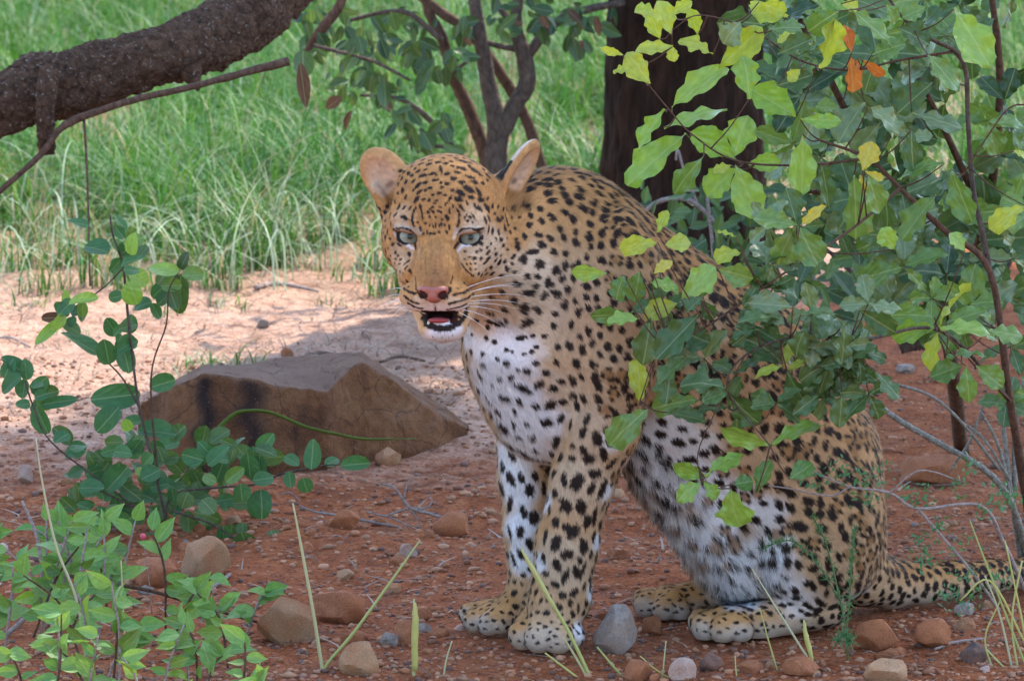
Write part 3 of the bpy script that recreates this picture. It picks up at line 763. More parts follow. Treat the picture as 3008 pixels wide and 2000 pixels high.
# bits of twig and dead leaf on the dirt
n = 900
lx = rngG.uniform(-10, 1034, n); ly = rngG.uniform(430, 682, n)
lb = np.array([G(x, y) for x, y in zip(lx, ly)]); lb[:, 2] = ground_z(lb) + 0.004
V, F, C_ = blades(lb, 0.015 + 0.09 * rngG.random(n) ** 2, 0.0016 * rngG.uniform(0.6, 1.8, n), np.full(n, 1.4), rngG.uniform(0.0, 0.3, n), np.array([[0.22, 0.13, 0.08], [0.34, 0.26, 0.2], [0.14, 0.075, 0.045]])[rngG.integers(3, size=n)] * rngG.uniform(0.6, 1.3, (n, 1)), rngG)
grass_obj('twig_litter', [(V, F, C_)], 'scattered bits of twig and dry leaf on the red dirt', 'litter', kind='stuff')
print('setting', round(time.time() - T0, 1))
# ================================================================== the leopard
rngL = np.random.default_rng(7)
PRIM = []          # (op, kind, data, k)
def cone(a, b, ra, rb, k=0.03, ys=1.0, op='add'):
    PRIM.append((op, 'cone', (np.array(a, float), np.array(b, float), ra, rb, ys), k))
def ell(c, r, k=0.03, rot=None, op='add'):
    """ellipsoid: centre, radii, rows of rot are its own axes"""
    PRIM.append((op, 'ell', (np.array(c, float), np.array(r, float), np.eye(3) if rot is None else np.array(rot, float)), k))
def chain(rows, k=0.02, ys=1.0):
    for (x0, y0, Y0, r0), (x1, y1, Y1, r1) in zip(rows[:-1], rows[1:]):
        cone(P(x0, y0, Y0), P(x1, y1, Y1), r0 * PX, r1 * PX, k, ys)
def d_cone(p, a, b, ra, rb, ys):
    if ys != 1.0:
        ym = 0.5 * (a[1] + b[1])
        p = p.copy(); p[:, 1] = ym + (p[:, 1] - ym) / ys
        a = a.copy(); b = b.copy(); a[1] = ym + (a[1] - ym) / ys; b[1] = ym + (b[1] - ym) / ys
    ba = (b - a).astype(np.float32); l2 = float(ba @ ba) + 1e-9
    pa = p - a.astype(np.float32)
    t = np.clip(pa @ ba / l2, 0, 1)
    q = pa - t[:, None] * ba
    return np.sqrt((q * q).sum(1)) - (ra + (rb - ra) * t)
def d_ell(p, c, r, R):
    q = (p - c.astype(np.float32)) @ R.T.astype(np.float32)
    a = q / r.astype(np.float32)
    k0 = np.sqrt((a * a).sum(1)); b = a / r.astype(np.float32)
    k1 = np.sqrt((b * b).sum(1)) + 1e-9
    return k0 * (k0 - 1.0) / k1
def sdf(p, prims):
    p = p.astype(np.float32)
    d = np.full(len(p), 1e3, np.float32)
    for op, kind, data, k in prims:
        e = d_cone(p, *data) if kind == 'cone' else d_ell(p, *data)
        if op == 'add':
            h = np.maximum(k - np.abs(d - e), 0) / k
            d = np.minimum(d, e) - h * h * k * 0.25
        else:
            e = -e
            h = np.maximum(k - np.abs(d - e), 0) / k
            d = np.maximum(d, e) + h * h * k * 0.25
    return d
def surface_nets(prims, lo, hi, h, B=8):
    lo = np.asarray(lo, float); hi = np.asarray(hi, float)
    nb = np.ceil((hi - lo) / (h * B)).astype(int)
    ci = np.stack(np.meshgrid(*[np.arange(n) for n in nb], indexing='ij'), -1).reshape(-1, 3)
    cen = lo + (ci + 0.5) * B * h
    dc = sdf(cen, prims)
    act = np.abs(dc) < B * h * 1.75
    n = nb * B
    D = np.repeat(np.repeat(np.repeat(dc.reshape(nb).astype(np.float32), B, 0), B, 1), B, 2)
    loc = np.stack(np.meshgrid(*[np.arange(B)] * 3, indexing='ij'), -1).reshape(-1, 3)
    ab = ci[act]
    for s in range(0, len(ab), 600):
        blk = ab[s:s + 600]
        idx = (blk[:, None, :] * B + loc[None]).reshape(-1, 3)
        D[idx[:, 0], idx[:, 1], idx[:, 2]] = sdf(lo + idx * h, prims)
    ins = D < 0
    c = [ins[i:n[0] - 1 + i, j:n[1] - 1 + j, k:n[2] - 1 + k] for i in (0, 1) for j in (0, 1) for k in (0, 1)]
    any_ = c[0].copy(); all_ = c[0].copy()
    for x in c[1:]:
        any_ |= x; all_ &= x
    cells = np.stack(np.nonzero(any_ & ~all_), 1)
    vid = np.full(any_.shape, -1, np.int32)
    vid[cells[:, 0], cells[:, 1], cells[:, 2]] = np.arange(len(cells))
    off = np.array([(i, j, k) for i in (0, 1) for j in (0, 1) for k in (0, 1)])
    cv = np.stack([D[cells[:, 0] + o[0], cells[:, 1] + o[1], cells[:, 2] + o[2]] for o in off], 1)
    acc = np.zeros((len(cells), 3)); cnt = np.zeros(len(cells))
    for a in range(8):
        for b in range(a + 1, 8):
            if np.abs(off[a] - off[b]).sum() != 1: continue
            m = (cv[:, a] < 0) != (cv[:, b] < 0)
            t = cv[:, a] / np.where(m, cv[:, a] - cv[:, b], 1)
            pt = off[a] + t[:, None] * (off[b] - off[a])
            acc += np.where(m[:, None], pt, 0); cnt += m
    V = lo + (cells + acc / cnt[:, None]) * h
    quads = []
    for ax in range(3):
        s0 = [slice(1, -1)] * 3; s1 = [slice(1, -1)] * 3
        s0[ax] = slice(0, -1); s1[ax] = slice(1, None)
        A = ins[tuple(s0)]; Bq = ins[tuple(s1)]
        e = np.stack(np.nonzero(A != Bq), 1)
        fl = A[e[:, 0], e[:, 1], e[:, 2]]
        g = e.copy()
        for q in range(3):
            if q != ax: g[:, q] += 1
        u, w = [(1, 2), (2, 0), (0, 1)][ax]
        du = np.zeros(3, int); du[u] = 1
        dw = np.zeros(3, int); dw[w] = 1
        q4 = np.stack([vid[tuple((g - du - dw).T)], vid[tuple((g - dw).T)], vid[tuple(g.T)], vid[tuple((g - du).T)]], 1)
        q4[~fl] = q4[~fl][:, ::-1]
        quads.append(q4[(q4 >= 0).all(1)])
    return V, np.vstack(quads)

# ---- trunk
cone(P(560, 255, 0.0), P(549, 348, -0.03), 88 * PX, 80 * PX, 0.05, 0.92)
cone(P(549, 348, -0.03), P(553, 396, -0.03), 80 * PX, 68 * PX, 0.05, 0.85)
cone(P(605, 300, 0.02), P(725, 392, 0.08), 94 * PX, 102 * PX, 0.05, 0.85)
cone(P(725, 392, 0.08), P(783, 470, 0.11), 102 * PX, 95 * PX, 0.05, 0.95)
cone(P(783, 470, 0.11), P(812, 538, 0.15), 95 * PX, 76 * PX, 0.05, 1.0)
cone(P(652, 440, 0.04), P(745, 556, 0.08), 42 * PX, 50 * PX, 0.04, 1.2)
# ---- shoulder and forelegs
ell(P(606, 262, -0.085), np.array([22, 36, 56]) * PX, 0.03, rot=[[0.92, 0, -0.39], [0, 1, 0], [0.39, 0, 0.92]])
ell(P(608, 312, -0.095), np.array([50, 50, 92]) * PX, 0.028,
    rot=[[0.97, 0, -0.2], [0, 1, 0], [0.2, 0, 0.97]])
chain([(606, 360, -0.105, 48), (601, 425, -0.105, 38), (583, 478, -0.105, 30), (567, 543, -0.105, 29), (559, 598, -0.105, 30)], 0.02)
chain([(540, 400, 0.04, 46), (529, 440, 0.045, 31), (526, 475, 0.045, 27), (528, 525, 0.04, 24), (531, 590, 0.035, 22)], 0.015)
# near fore paw
chain([(559, 598, -0.105, 29), (552, 622, -0.125, 25)], 0.015)
for x, y, Y, r in [(524, 634, -0.125, 16.0), (539, 637.5, -0.158, 15.0), (558, 637.5, -0.162, 16.0), (571, 635, -0.135, 14)]:
    cone(P(550 + (x - 550) * 0.55, 617, Y + 0.04), P(x, y, Y), 15 * PX, r * PX, 0.004)
# far fore paw
chain([(531, 592, 0.035, 21), (514, 610, 0.025, 19)], 0.015)
for x, y, Y, r in [(470, 613, 0.052, 11.5), (475, 620, 0.022, 12.5), (489, 623.5, -0.004, 12), (501, 623, -0.008, 11)]:
    cone(P(512, 607, 0.03 + (Y - 0.02) * 0.6), P(x, y, Y), 14 * PX, r * PX, 0.004)
# ---- hind quarters
ell(P(818, 528, 0.03), np.array([67, 56, 88]) * PX, 0.014, rot=[[0.98, 0, -0.17], [0, 1, 0], [0.17, 0, 0.98]])
ell(P(800, 530, 0.27), np.array([66, 50, 82]) * PX, 0.03)
chain([(786, 512, 0.015, 32), (792, 560, 0.0, 33), (815, 600, 0.02, 26)], 0.016)
chain([(738, 500, 0.2, 44), (728, 560, 0.21, 36), (735, 600, 0.2, 24)], 0.04)
chain([(828, 606, 0.03, 21), (760, 621, -0.012, 18.5), (722, 623, -0.03, 19)], 0.015)
for x, y, Y, r in [(703, 622, 0.0, 15.5), (706, 626, -0.038, 15.5), (723, 628.5, -0.062, 14.5), (741, 629, -0.06, 13)]:
    cone(P(735, 620, -0.02 + (Y + 0.02) * 0.5), P(x, y, Y), 14.5 * PX, r * PX, 0.004)
chain([(750, 600, 0.21, 20), (690, 601, 0.185, 18), (668, 601, 0.17, 18)], 0.015)
for x, y, Y, r in [(645, 600, 0.2, 13.5), (647, 604, 0.165, 14), (664, 608, 0.14, 13), (680, 610, 0.145, 12)]:
    cone(P(672, 600, 0.17 + (Y - 0.17) * 0.5), P(x, y, Y), 13 * PX, r * PX, 0.004)
# ---- tail along the ground
chain([(862, 575, 0.2, 32), (890, 583, 0.25, 24), (920, 583, 0.275, 20), (955, 580, 0.31, 18), (990, 576, 0.36, 16), (1030, 573, 0.42, 15.5), (1075, 566, 0.5, 15), (1110, 552, 0.62, 13)], 0.02)

# ---- head, in its own frame: a right, b up, c back, in photo pixels
HO = P(438, 235, -0.22)
hf = nrm([-0.115, -0.975, 0.125]); hr = nrm(np.cross(hf, [0, 0, 1.0])) * 1.0
if hr[0] < 0: hr = -hr
hu = nrm(np.cross(hr, -hf)); hu = hu if hu[2] > 0 else -hu
HS = PX * 0.978
def H(a, b, c):
    return HO + (hr * a + hu * b - hf * c) * HS
def hrot(m):
    """axes given as rows in the head frame -> world rows"""
    m = np.array(m, float)
    return np.stack([nrm(hr * r[0] + hu * r[1] - hf * r[2]) for r in m])
HB = hrot(np.eye(3))
def hell(c, r, k=8, rot=None, op='add'):
    ell(H(*c), np.array(r, float) * HS, k * HS, HB if rot is None else hrot(rot), op)
def hcone(a, b, ra, rb, k=8):
    cone(H(*a), H(*b), ra * HS, rb * HS, k * HS)
cone(P(468, 250, -0.09), P(548, 285, -0.01), 56 * PX, 78 * PX, 0.05)
hell((0, 16, 66), (59, 64, 66), 14)
hell((0, 34, 46), (54, 44, 40), 16)
hell((0, 20, 22), (30, 30, 26), 16)
for s in (-1, 1):
    hell((s * 34, -6, 52), (29, 33, 40), 16)
    hell((s * 27, 13, 17), (21, 11, 15), 12)
    hell((s * 32, -19, 28), (18, 16, 18), 14)
for s in (-1, 1):
    hell((s * 25, -37, 16), (17, 17, 20), 12)
hcone((0, 8, 17), (0, -40, -10), 22, 20, 13)
hcone((0, -36, -8), (0, -50, -22), 19.5, 15.5, 10)
for s in (-1, 1):
    hell((s * 18, -60.5, -12), (18.5, 15, 20), 6)
hell((0, -64, -2), (27, 13, 19), 8)
hell((5, -93, 2), (22, 13.5, 20), 6)
for s in (-1, 1):
    hcone((5 + s * 12, -89, 8), (s * 26, -44, 50), 12, 20, 8)
hell((3.5, -80.8, -14), (10.5, 3.2, 24), 2, op='sub')
hell((4.0, -80.5, 4), (13, 4.2, 18), 3, op='sub')
hell((4.5, -74, 34), (30, 20, 20), 6)      # back of the mouth
# eye sockets, slanting down to the nose
for s in (-1, 1):
    ca, sa = math.cos(math.radians(24)), math.sin(math.radians(24)) * s
    hell((s * 30.6, -1, 5), (11.5, 6.8, 17), 2, rot=[[ca, sa, 0], [-sa, ca, 0], [0, 0, 1]], op='sub')
    hell((s * 31.5, 5.4, 6.4), (14.5, 3.6, 8), 2.5, rot=[[0.985, 0.17 * s, 0], [-0.17 * s, 0.985, 0], [0, 0, 1]])
# ears
EARS = []
def ear(base, tip, normal, wid, thick, cup, shift=(0, 0, 0)):
    base = np.array(base, float); tip = np.array(tip, float)
    ax = nrm(tip - base); nn = np.array(normal, float); nn = nrm(nn - ax * (nn @ ax)); sd = np.cross(ax, nn)
    ln = np.linalg.norm(tip - base)
    c = base + ax * ln * 0.5
    hell(c, (ln * 0.52, wid, thick), 5, rot=[ax, sd, nn])
    hcone(base - nn * 5, base + ax * ln * 0.3 - nn * 3, wid * 0.98, wid * 0.7, 8)
    hell(c + nn * (thick * 1.0) + ax * 0.5 + np.array(shift), (ln * 0.455, wid * 0.80, thick * cup), 3, rot=[ax, sd, nn], op='sub')
    hell(base + ax * ln * 0.22 + nn * (thick * 1.5) + np.array(shift), (ln * 0.30, wid * 0.62, wid * 0.62), 4, rot=[ax, sd, nn], op='sub')
    EARS.append((c, ax, sd, nn, ln, wid, thick))
ear((-41, 34, 56), (-80, 83, 52), (-0.45, -0.05, -1.0), 25, 9.5, 1.0, (-2, -3, 0))
hcone((-34, 46, 58), (-62, 76, 54), 10, 5, 6); hcone((-54, 14, 56), (-72, 46, 54), 9, 5, 6)
ear((54, 34, 64), (89, 96, 74), (0.86, -0.55, -0.45), 21, 9, 0.95)
BODY_LO = (-0.30, -0.55, -0.03); BODY_HI = (1.12, 0.75, 1.0)
BV, BF = surface_nets(PRIM, BODY_LO, BODY_HI, 0.0033)
print('leopard mesh', len(BV), len(BF), round(time.time() - T0, 1))
# keep the ground level under the paws
BV[:, 2] = np.maximum(BV[:, 2], 0.003)

def vnormals(V, F):
    fn = np.cross(V[F[:, 2]] - V[F[:, 0]], V[F[:, 3]] - V[F[:, 1]])
    N = np.zeros_like(V)
    for q in range(4):
        for x in range(3):
            N[:, x] += np.bincount(F[:, q], weights=fn[:, x], minlength=len(V))
    return nrm(N)
BN = vnormals(BV, BF)
bvh = BVHTree.FromPolygons(BV.tolist(), BF.tolist())
def hit(x, y):
    d = ray(x, y)
    h = bvh.ray_cast(Vector(CAM), Vector(nrm(d)))
    return None if h[0] is None or h[3] > 13 else (np.array(h[0]), np.array(h[1]))
def head_local(p):
    q = (np.atleast_2d(p) - HO) / HS
    return np.stack([q @ hr, q @ hu, -(q @ hf)], 1)

# ---- coat marks: centre on the skin, long axis, half sizes
WSTROKES = []
def wstroke(pts, w, col, st=1.0):
    pts = [cF(*p) for p in pts]
    for (x0, y0), (x1, y1) in zip(pts[:-1], pts[1:]):
        n = max(1, int(math.hypot(x1 - x0, y1 - y0) / 1.2))
        for i in range(n + 1):
            h = hit(x0 + (x1 - x0) * i / n, y0 + (y1 - y0) * i / n)
            if h is not None: WSTROKES.append((h[0], w * PX, col, st))
MK = 1.1
MARKS = []     # (centre, normal, dir, long, short, darkness)
def mark_at(x, y, lo_, sh, ang=0.0, dark=1.0, col=0):
    h = hit(x, y)
    if h is None: return
    p, n = h
    a = math.radians(ang)
    d = _R * math.cos(a) - _U * math.sin(a)
    d = d - n * (d @ n); d = d / (np.linalg.norm(d) + 1e-9)
    MARKS.append((p, n, d, lo_ * PX * MK, sh * PX * MK, dark, col))
def stroke(pts, w, conv, dark=1.0, col=0):
    pts = [conv(*p) for p in pts]
    for (x0, y0), (x1, y1) in zip(pts[:-1], pts[1:]):
        n = max(1, int(math.hypot(x1 - x0, y1 - y0) / 0.9))
        for i in range(n + 1):
            mark_at(x0 + (x1 - x0) * i / n, y0 + (y1 - y0) * i / n, w, w, 0, dark, col)
cF = lambda x, y: (374.5 + x / 9.797, 187.2 + y / 9.797)
c1 = lambda x, y: (340.4 + x / 6.58, 129.4 + y / 6.58)
c2 = lambda x, y: (442.6 + x / 5.119, 136.2 + y / 5.119)
c3 = lambda x, y: (425.5 + x / 5.757, 408.5 + y / 5.757)
c4 = lambda x, y: (595.7 + x / 5.118, 374.5 + y / 5.118)
def dots(rows, conv, sc, l0, s0):
    for r in rows:
        x, y = conv(r[0], r[1])
        L = r[2] if len(r) > 2 else l0
        s_ = r[3] if len(r) > 3 else (L * 0.78 if len(r) > 2 else s0)
        mark_at(x, y, L / sc, s_ / sc, r[4] if len(r) > 4 else 0)
MK = 1.32
# face lines
stroke([(180, 408), (225, 403), (270, 398), (335, 410), (388, 445)], 0.85, cF)
stroke([(212, 425), (250, 482), (300, 524), (350, 536), (398, 548), (408, 600)], 1.25, cF)
stroke([(815, 455), (850, 413), (930, 401), (1000, 410), (1075, 402)], 0.85, cF)
stroke([(1025, 415), (985, 492), (920, 530), (860, 532), (815, 545), (782, 595)], 1.25, cF)
stroke([(388, 380), (366, 320), (376, 250), (408, 200)], 0.95, cF)
stroke([(805, 205), (832, 260), (832, 320), (812, 385)], 0.95, cF)
stroke([(445, 170), (465, 250), (476, 310)], 0.75, cF)
for L in ([(285, 985), (330, 1018), (392, 1036)], [(290, 1062), (350, 1106), (432, 1138)], [(335, 1135), (400, 1172), (470, 1186)],
          [(960, 975), (880, 1026), (780, 1050)], [(965, 1040), (900, 1092), (725, 1140)], [(900, 1142), (820, 1172), (705, 1196)]):
    stroke(L, 1.0, cF)
for L in ([(397, 868), (405, 920), (411, 1000), (432, 1032)], [(766, 880), (742, 940)], [(850, 742), (890, 802), (960, 872)]):
    stroke(L, 0.6, cF)
stroke([(742, 980), (735, 1018), (700, 1054)], 1.1, cF)
stroke([(432, 1032), (480, 1075), (540, 1110), (575, 1125)], 0.8, cF)
stroke([(740, 1010), (700, 1060), (640, 1100), (600, 1125)], 0.8, cF)
stroke([(587, 1132), (591, 1180), (596, 1225)], 0.6, cF)
for L in ([(500, 640), (495, 760), (510, 860)], [(560, 620), (558, 700)], [(640, 660), (645, 760)], [(720, 640), (725, 760), (710, 850)], [(600, 720), (602, 820)], [(460, 700), (455, 800)], [(760, 690), (765, 790)]):
    stroke(L, 0.8, cF, 0.2)
# black lips
stroke([(470, 1270), (515, 1325), (600, 1362), (680, 1374), (765, 1362), (835, 1325), (880, 1265), (900, 1205)], 1.9, cF)
stroke([(500, 1350), (590, 1385), (680, 1392), (780, 1375)], 1.3, cF)
stroke([(560, 1222), (600, 1236), (650, 1226), (680, 1236)], 1.1, cF)
stroke([(596, 1228), (540, 1246), (480, 1238), (410, 1205)], 0.8, cF)
stroke([(600, 1228), (680, 1240), (760, 1228), (850, 1200), (930, 1160)], 0.9, cF)
stroke([(800, 1250), (860, 1290), (900, 1240)], 1.6, cF)
dots([(980, 690, 20, 13, -20), (1040, 700, 20, 12, -40), (1110, 700, 24, 13, -40), (1110, 640, 24, 13, -45), (1040, 610, 17, 10, 40), (1000, 630, 14), (1050, 552, 22, 12, 25),
      (1180, 600, 12), (1190, 650, 18, 14), (1240, 665), (1220, 735, 26, 17, -35), (1260, 565, 24, 13, -15), (1240, 510, 24, 18), (1215, 440, 24, 18, 60), (1155, 425, 28, 14, 85), (1118, 405, 34, 11, 85),
      (1088, 322, 28, 14, 70), (1125, 312, 28, 14, 75), (1212, 316, 38, 19, -10), (1278, 400, 28, 18, 80), (1288, 300, 36, 12, 75), (1300, 500), (1330, 440, 16), (990, 746), (940, 746), (908, 752),
      (940, 800), (990, 806), (1022, 845, 15), (1090, 805, 14), (960, 862, 20, 7, 35), (880, 700, 10), (930, 680, 14, 7, 20), (1080, 742, 30, 8, -10), (1105, 590, 12), (1140, 552, 13), (1190, 502, 12), (1290, 795, 30, 16, 60), (1240, 860, 18, 12)], cF, 9.797, 12, 9)
dots([(150, 285, 30, 13, -60), (242, 185, 30, 13, -60), (205, 265, 24, 14, -40), (290, 200, 20, 11, -50), (350, 205, 18, 10, -45), (290, 295, 34, 17, 25), (160, 362, 26, 9, -65), (128, 430, 26, 9, -65), (106, 392, 18, 8, -65), (180, 560, 22, 16),
      (132, 600, 12), (207, 640, 16, 12), (155, 665), (232, 670), (255, 705), (210, 702), (240, 750, 20, 8), (312, 736, 36, 8, -20), (200, 745), (320, 772, 10), (280, 842, 10), (300, 792, 9), (250, 825, 9), (240, 560, 30, 8, 30)], cF, 9.797, 12, 9)
dots([(410, 115, 28, 18, -60), (480, 120, 17, 11), (455, 185, 16, 10), (525, 242, 17, 11, 70), (542, 292, 16, 10, 60), (575, 240, 13), (600, 290, 11), (620, 232, 12), (650, 242, 12), (710, 297, 25, 14, 75), (735, 235, 24, 9, 85), (766, 185, 18, 8, 85),
      (820, 120, 30, 20, 25), (840, 55, 36, 22, 30), (930, 25, 44, 20, 30), (1025, 50, 30, 18, 60), (1040, 120, 30, 18, 30), (940, 97, 24, 16, 30), (1100, 195, 33, 22, 45), (1035, 210, 28, 16, 60), (985, 185, 24, 13, 70), (905, 155, 22, 10, 70), (850, 195, 38, 12, 50),
      (745, 100, 26, 10, -60), (700, 162, 22, 8, -45), (893, 280, 24, 8, -60), (930, 290, 15), (966, 280, 24, 9, 60), (915, 327, 13), (960, 342, 9), (500, 356, 15, 10), (540, 374, 22, 8, -60), (570, 372, 20, 7, 80), (600, 372, 20, 7, 85), (630, 372, 20, 7, 85), (656, 366, 18, 7, 80), (686, 370, 16, 8, 70),
      (736, 386, 20, 11, 80), (450, 400, 20, 12, 70), (480, 455, 12), (515, 442, 16, 7, 80), (550, 455, 13), (586, 450, 14), (636, 436, 14), (706, 440, 18, 12, 70), (660, 320, 14), (570, 195, 12), (590, 160, 12), (640, 195, 11), (610, 130, 12), (545, 212, 10), (425, 345, 13)], cF, 9.797, 12, 9)
dots([(325, 925, 22, 13, 70), (332, 972, 13, 9), (880, 945, 20, 15), (850, 975, 11), (820, 987, 9)], cF, 9.797, 12, 9)
dots([(600, 1480, 7), (640, 1500, 6), (690, 1490, 7), (730, 1470, 6), (660, 1460, 6), (570, 1460, 6), (760, 1450, 6), (700, 1520, 6), (620, 1530, 5)], cF, 9.797, 7, 6)
dots([(510, 275, 16, 10), (540, 305, 20, 11), (605, 290, 18, 10), (660, 262, 30, 9, 80), (615, 335), (700, 290, 15), (745, 322, 16), (800, 207, 30, 15), (800, 256, 28, 14, 15), (880, 212, 26, 14, 35), (885, 270, 30, 14, 35), (965, 240, 27, 11, -60), (968, 300, 27, 13, 45),
      (848, 396, 35, 17, 20), (788, 415, 26, 18, 20), (885, 347, 20, 13), (935, 350, 14), (908, 410, 24, 11, 60), (775, 460, 22, 16), (858, 446, 17, 11), (922, 465, 21, 13), (965, 515, 26, 15, 45), (500, 460, 22, 14, -60), (508, 370, 26, 11, -40), (518, 412, 20, 10, -40), (798, 347, 18, 13),
      (702, 357, 14), (650, 420, 12), (590, 385, 14, 9), (560, 350, 13), (480, 342, 16, 9, -50), (725, 452, 22, 8, -60), (530, 226, 15, 8), (580, 230, 15, 9), (640, 216, 14), (590, 202, 14, 8), (690, 222, 15), (720, 172, 16), (760, 187, 15), (830, 163, 18, 8), (900, 172, 18, 8), (940, 202, 16),
      (770, 282, 20, 8), (850, 312, 32, 8), (560, 262, 11), (470, 302, 12), (640, 330, 9), (670, 380, 10), (610, 430, 9), (690, 430, 9), (560, 400, 10), (630, 300, 8), (740, 400, 12), (660, 350, 9), (480, 400, 10), (740, 240, 14, 8), (850, 240, 12), (920, 300, 14, 8)], c1, 6.58, 12, 9)
MK = 1.1
# throat, chest, shoulder
dots([(490, 505, 20, 16), (463, 590, 36, 14, -5), (497, 655, 25, 22), (430, 715, 18), (485, 717, 18), (470, 765, 18), (428, 800, 38, 15), (412, 878, 26, 24), (425, 950, 36, 20, -40), (400, 1030, 30, 14, -10), (265, 1050, 16), (225, 1030, 15), (205, 1110, 17, 11), (325, 1090, 15),
      (325, 1155, 18), (280, 1135, 14), (210, 1165, 18, 10), (345, 1226, 19, 12, -30), (290, 1230, 16), (428, 1195, 21), (385, 1190, 12), (405, 1280, 46, 18, 20), (490, 1265, 26, 20, -60), (310, 1330, 34, 17), (190, 1215, 25, 10, 45), (228, 1338, 34, 8, 40), (387, 1345, 22, 12, 60),
      (470, 1370, 20), (545, 1370, 33, 24, -40), (527, 1455, 30, 26), (602, 1440, 26, 16, -50), (615, 1352, 22, 16), (605, 1250, 19), (565, 1285, 22, 16), (525, 1205, 20), (475, 1157, 17), (425, 1460, 14), (305, 1480, 35, 26), (270, 950, 44, 15), (230, 975, 18, 12, 80), (175, 940, 14), (320, 940, 18, 10, 80),
      (715, 1505, 24, 18, -50), (735, 1440, 28, 16, -60), (655, 1470, 24, 12, -60), (580, 1540, 30, 15, -45), (240, 900, 22, 12), (150, 1010, 11), (355, 1100, 9), (455, 1100, 14), (415, 1110, 11), (480, 1075, 15), (520, 1020, 15), (460, 1020, 14)], c2, 5.119, 16, 13)
# forelegs
dots([(495, 250, 45, 22, 75), (560, 245, 48, 24, 70), (650, 285, 65, 18, 50), (490, 395, 40, 24, 60), (550, 390, 30, 18, 70), (630, 380, 28, 20, 60), (600, 460, 38, 26, 70), (680, 450, 40, 16, 70), (487, 540, 50, 18, -65), (565, 585, 42, 18, 75), (625, 620, 42, 32, 80), (484, 705, 36, 14, 80),
      (545, 700, 34, 20, 80), (600, 770, 36, 22, 65), (507, 860, 45, 12, 60), (550, 830, 32, 20, 60), (605, 912, 20, 18), (565, 950, 18, 14), (625, 975, 34, 17, -25), (510, 985, 17, 13), (556, 998, 13), (510, 1055, 20, 18), (585, 1065, 18, 12), (520, 1138, 20, 18), (638, 1045, 25, 12, -45), (440, 95, 40, 26, 10)], c3, 5.757, 20, 16)
dots([(695, 72, 34, 24), (780, 45, 30, 16, -60), (755, 185, 50, 18, -45), (780, 275, 28, 20, -40), (845, 205, 20, 14), (845, 277, 26, 18), (905, 130, 32, 18, -60), (985, 165, 42, 28, 70), (908, 235, 34, 22, 60), (940, 280, 36, 29), (1025, 255, 44, 20, 70), (1070, 310, 40, 20, -50), (740, 365, 26, 20), (797, 400, 46, 18, 88),
      (745, 478, 24, 22), (873, 415, 52, 33, -60), (975, 368, 36, 26), (955, 450, 36, 21, -80), (1018, 455, 58, 22, -75), (805, 550, 42, 33, 40), (895, 555, 40, 31, 80), (714, 578, 26, 14, 80), (750, 645, 28, 26), (930, 640, 38, 27, 80), (972, 615, 48, 17, 85), (1028, 545, 36, 9, -70), (815, 675, 28, 19), (850, 700, 40, 29, -50),
      (690, 730, 40, 14, -75), (750, 765, 42, 27, -70), (820, 830, 36, 29), (910, 785, 48, 26, 75), (968, 730, 38, 13, -75), (680, 850, 28, 16, 80), (755, 890, 38, 23, 70), (805, 955, 45, 18, -70), (870, 935, 38, 24, 60), (906, 920, 46, 15, -75), (690, 940, 22, 18), (745, 1000, 26, 16, 40), (790, 1065, 22, 20), (855, 1047, 30, 20, -30),
      (912, 1015, 24, 13, -60), (690, 1025, 18, 12), (665, 1095, 18, 10, -60), (710, 1085, 20, 12, -45), (700, 1165, 22, 16), (770, 1130, 25, 14, 45), (850, 1175, 26, 14, 60), (880, 1140, 28, 10, 80), (615, 1110, 12, 8), (645, 1165, 16, 10)], c3, 5.757, 20, 16)
# haunch and thigh
dots([(935, 660, 30, 20, 60), (940, 735, 28, 22, 40), (1085, 645, 30, 22, 20), (1040, 770, 44, 26, 15), (1145, 710, 24, 18), (810, 735, 32, 22, 20), (840, 840, 36, 18, 80), (900, 945, 28, 26), (975, 945, 30, 24, 50), (1035, 965, 28, 16, 60), (1110, 985, 24, 20), (1185, 960, 40, 14, 85), (1240, 925, 30, 14, 70), (1215, 990, 18), (920, 1115, 34, 20, 20),
      (1085, 1060, 26, 20), (1110, 1080, 26, 16, 60), (1150, 1160, 46, 16, 50), (1090, 1180, 40, 16, 55), (1215, 1185, 30, 18), (1275, 1125, 26, 18), (1300, 1000, 34, 14, 80), (1360, 1020, 44, 14, 85), (960, 1020, 26, 12, 30), (870, 1020, 14), (935, 510, 30, 20, 70), (1060, 550, 26, 18), (1215, 565, 26, 18), (1145, 580, 24, 16),
      (335, 235, 30, 22, 40), (330, 300, 30, 20), (250, 320, 26, 18, 40), (420, 340, 34, 22), (440, 270, 24, 16), (500, 335, 24, 18), (555, 300, 24, 20), (610, 380, 32, 22, 60), (555, 395, 30, 22), (640, 310, 22, 16), (230, 390, 50, 20, 55), (190, 490, 60, 22, 25), (300, 520, 40, 20, 50), (355, 625, 75, 24, 18), (350, 430, 34, 28), (480, 430, 40, 22), (570, 240, 20, 16), (650, 250, 18)], c4, 5.118, 24, 18)
N_TRACED = len(MARKS)
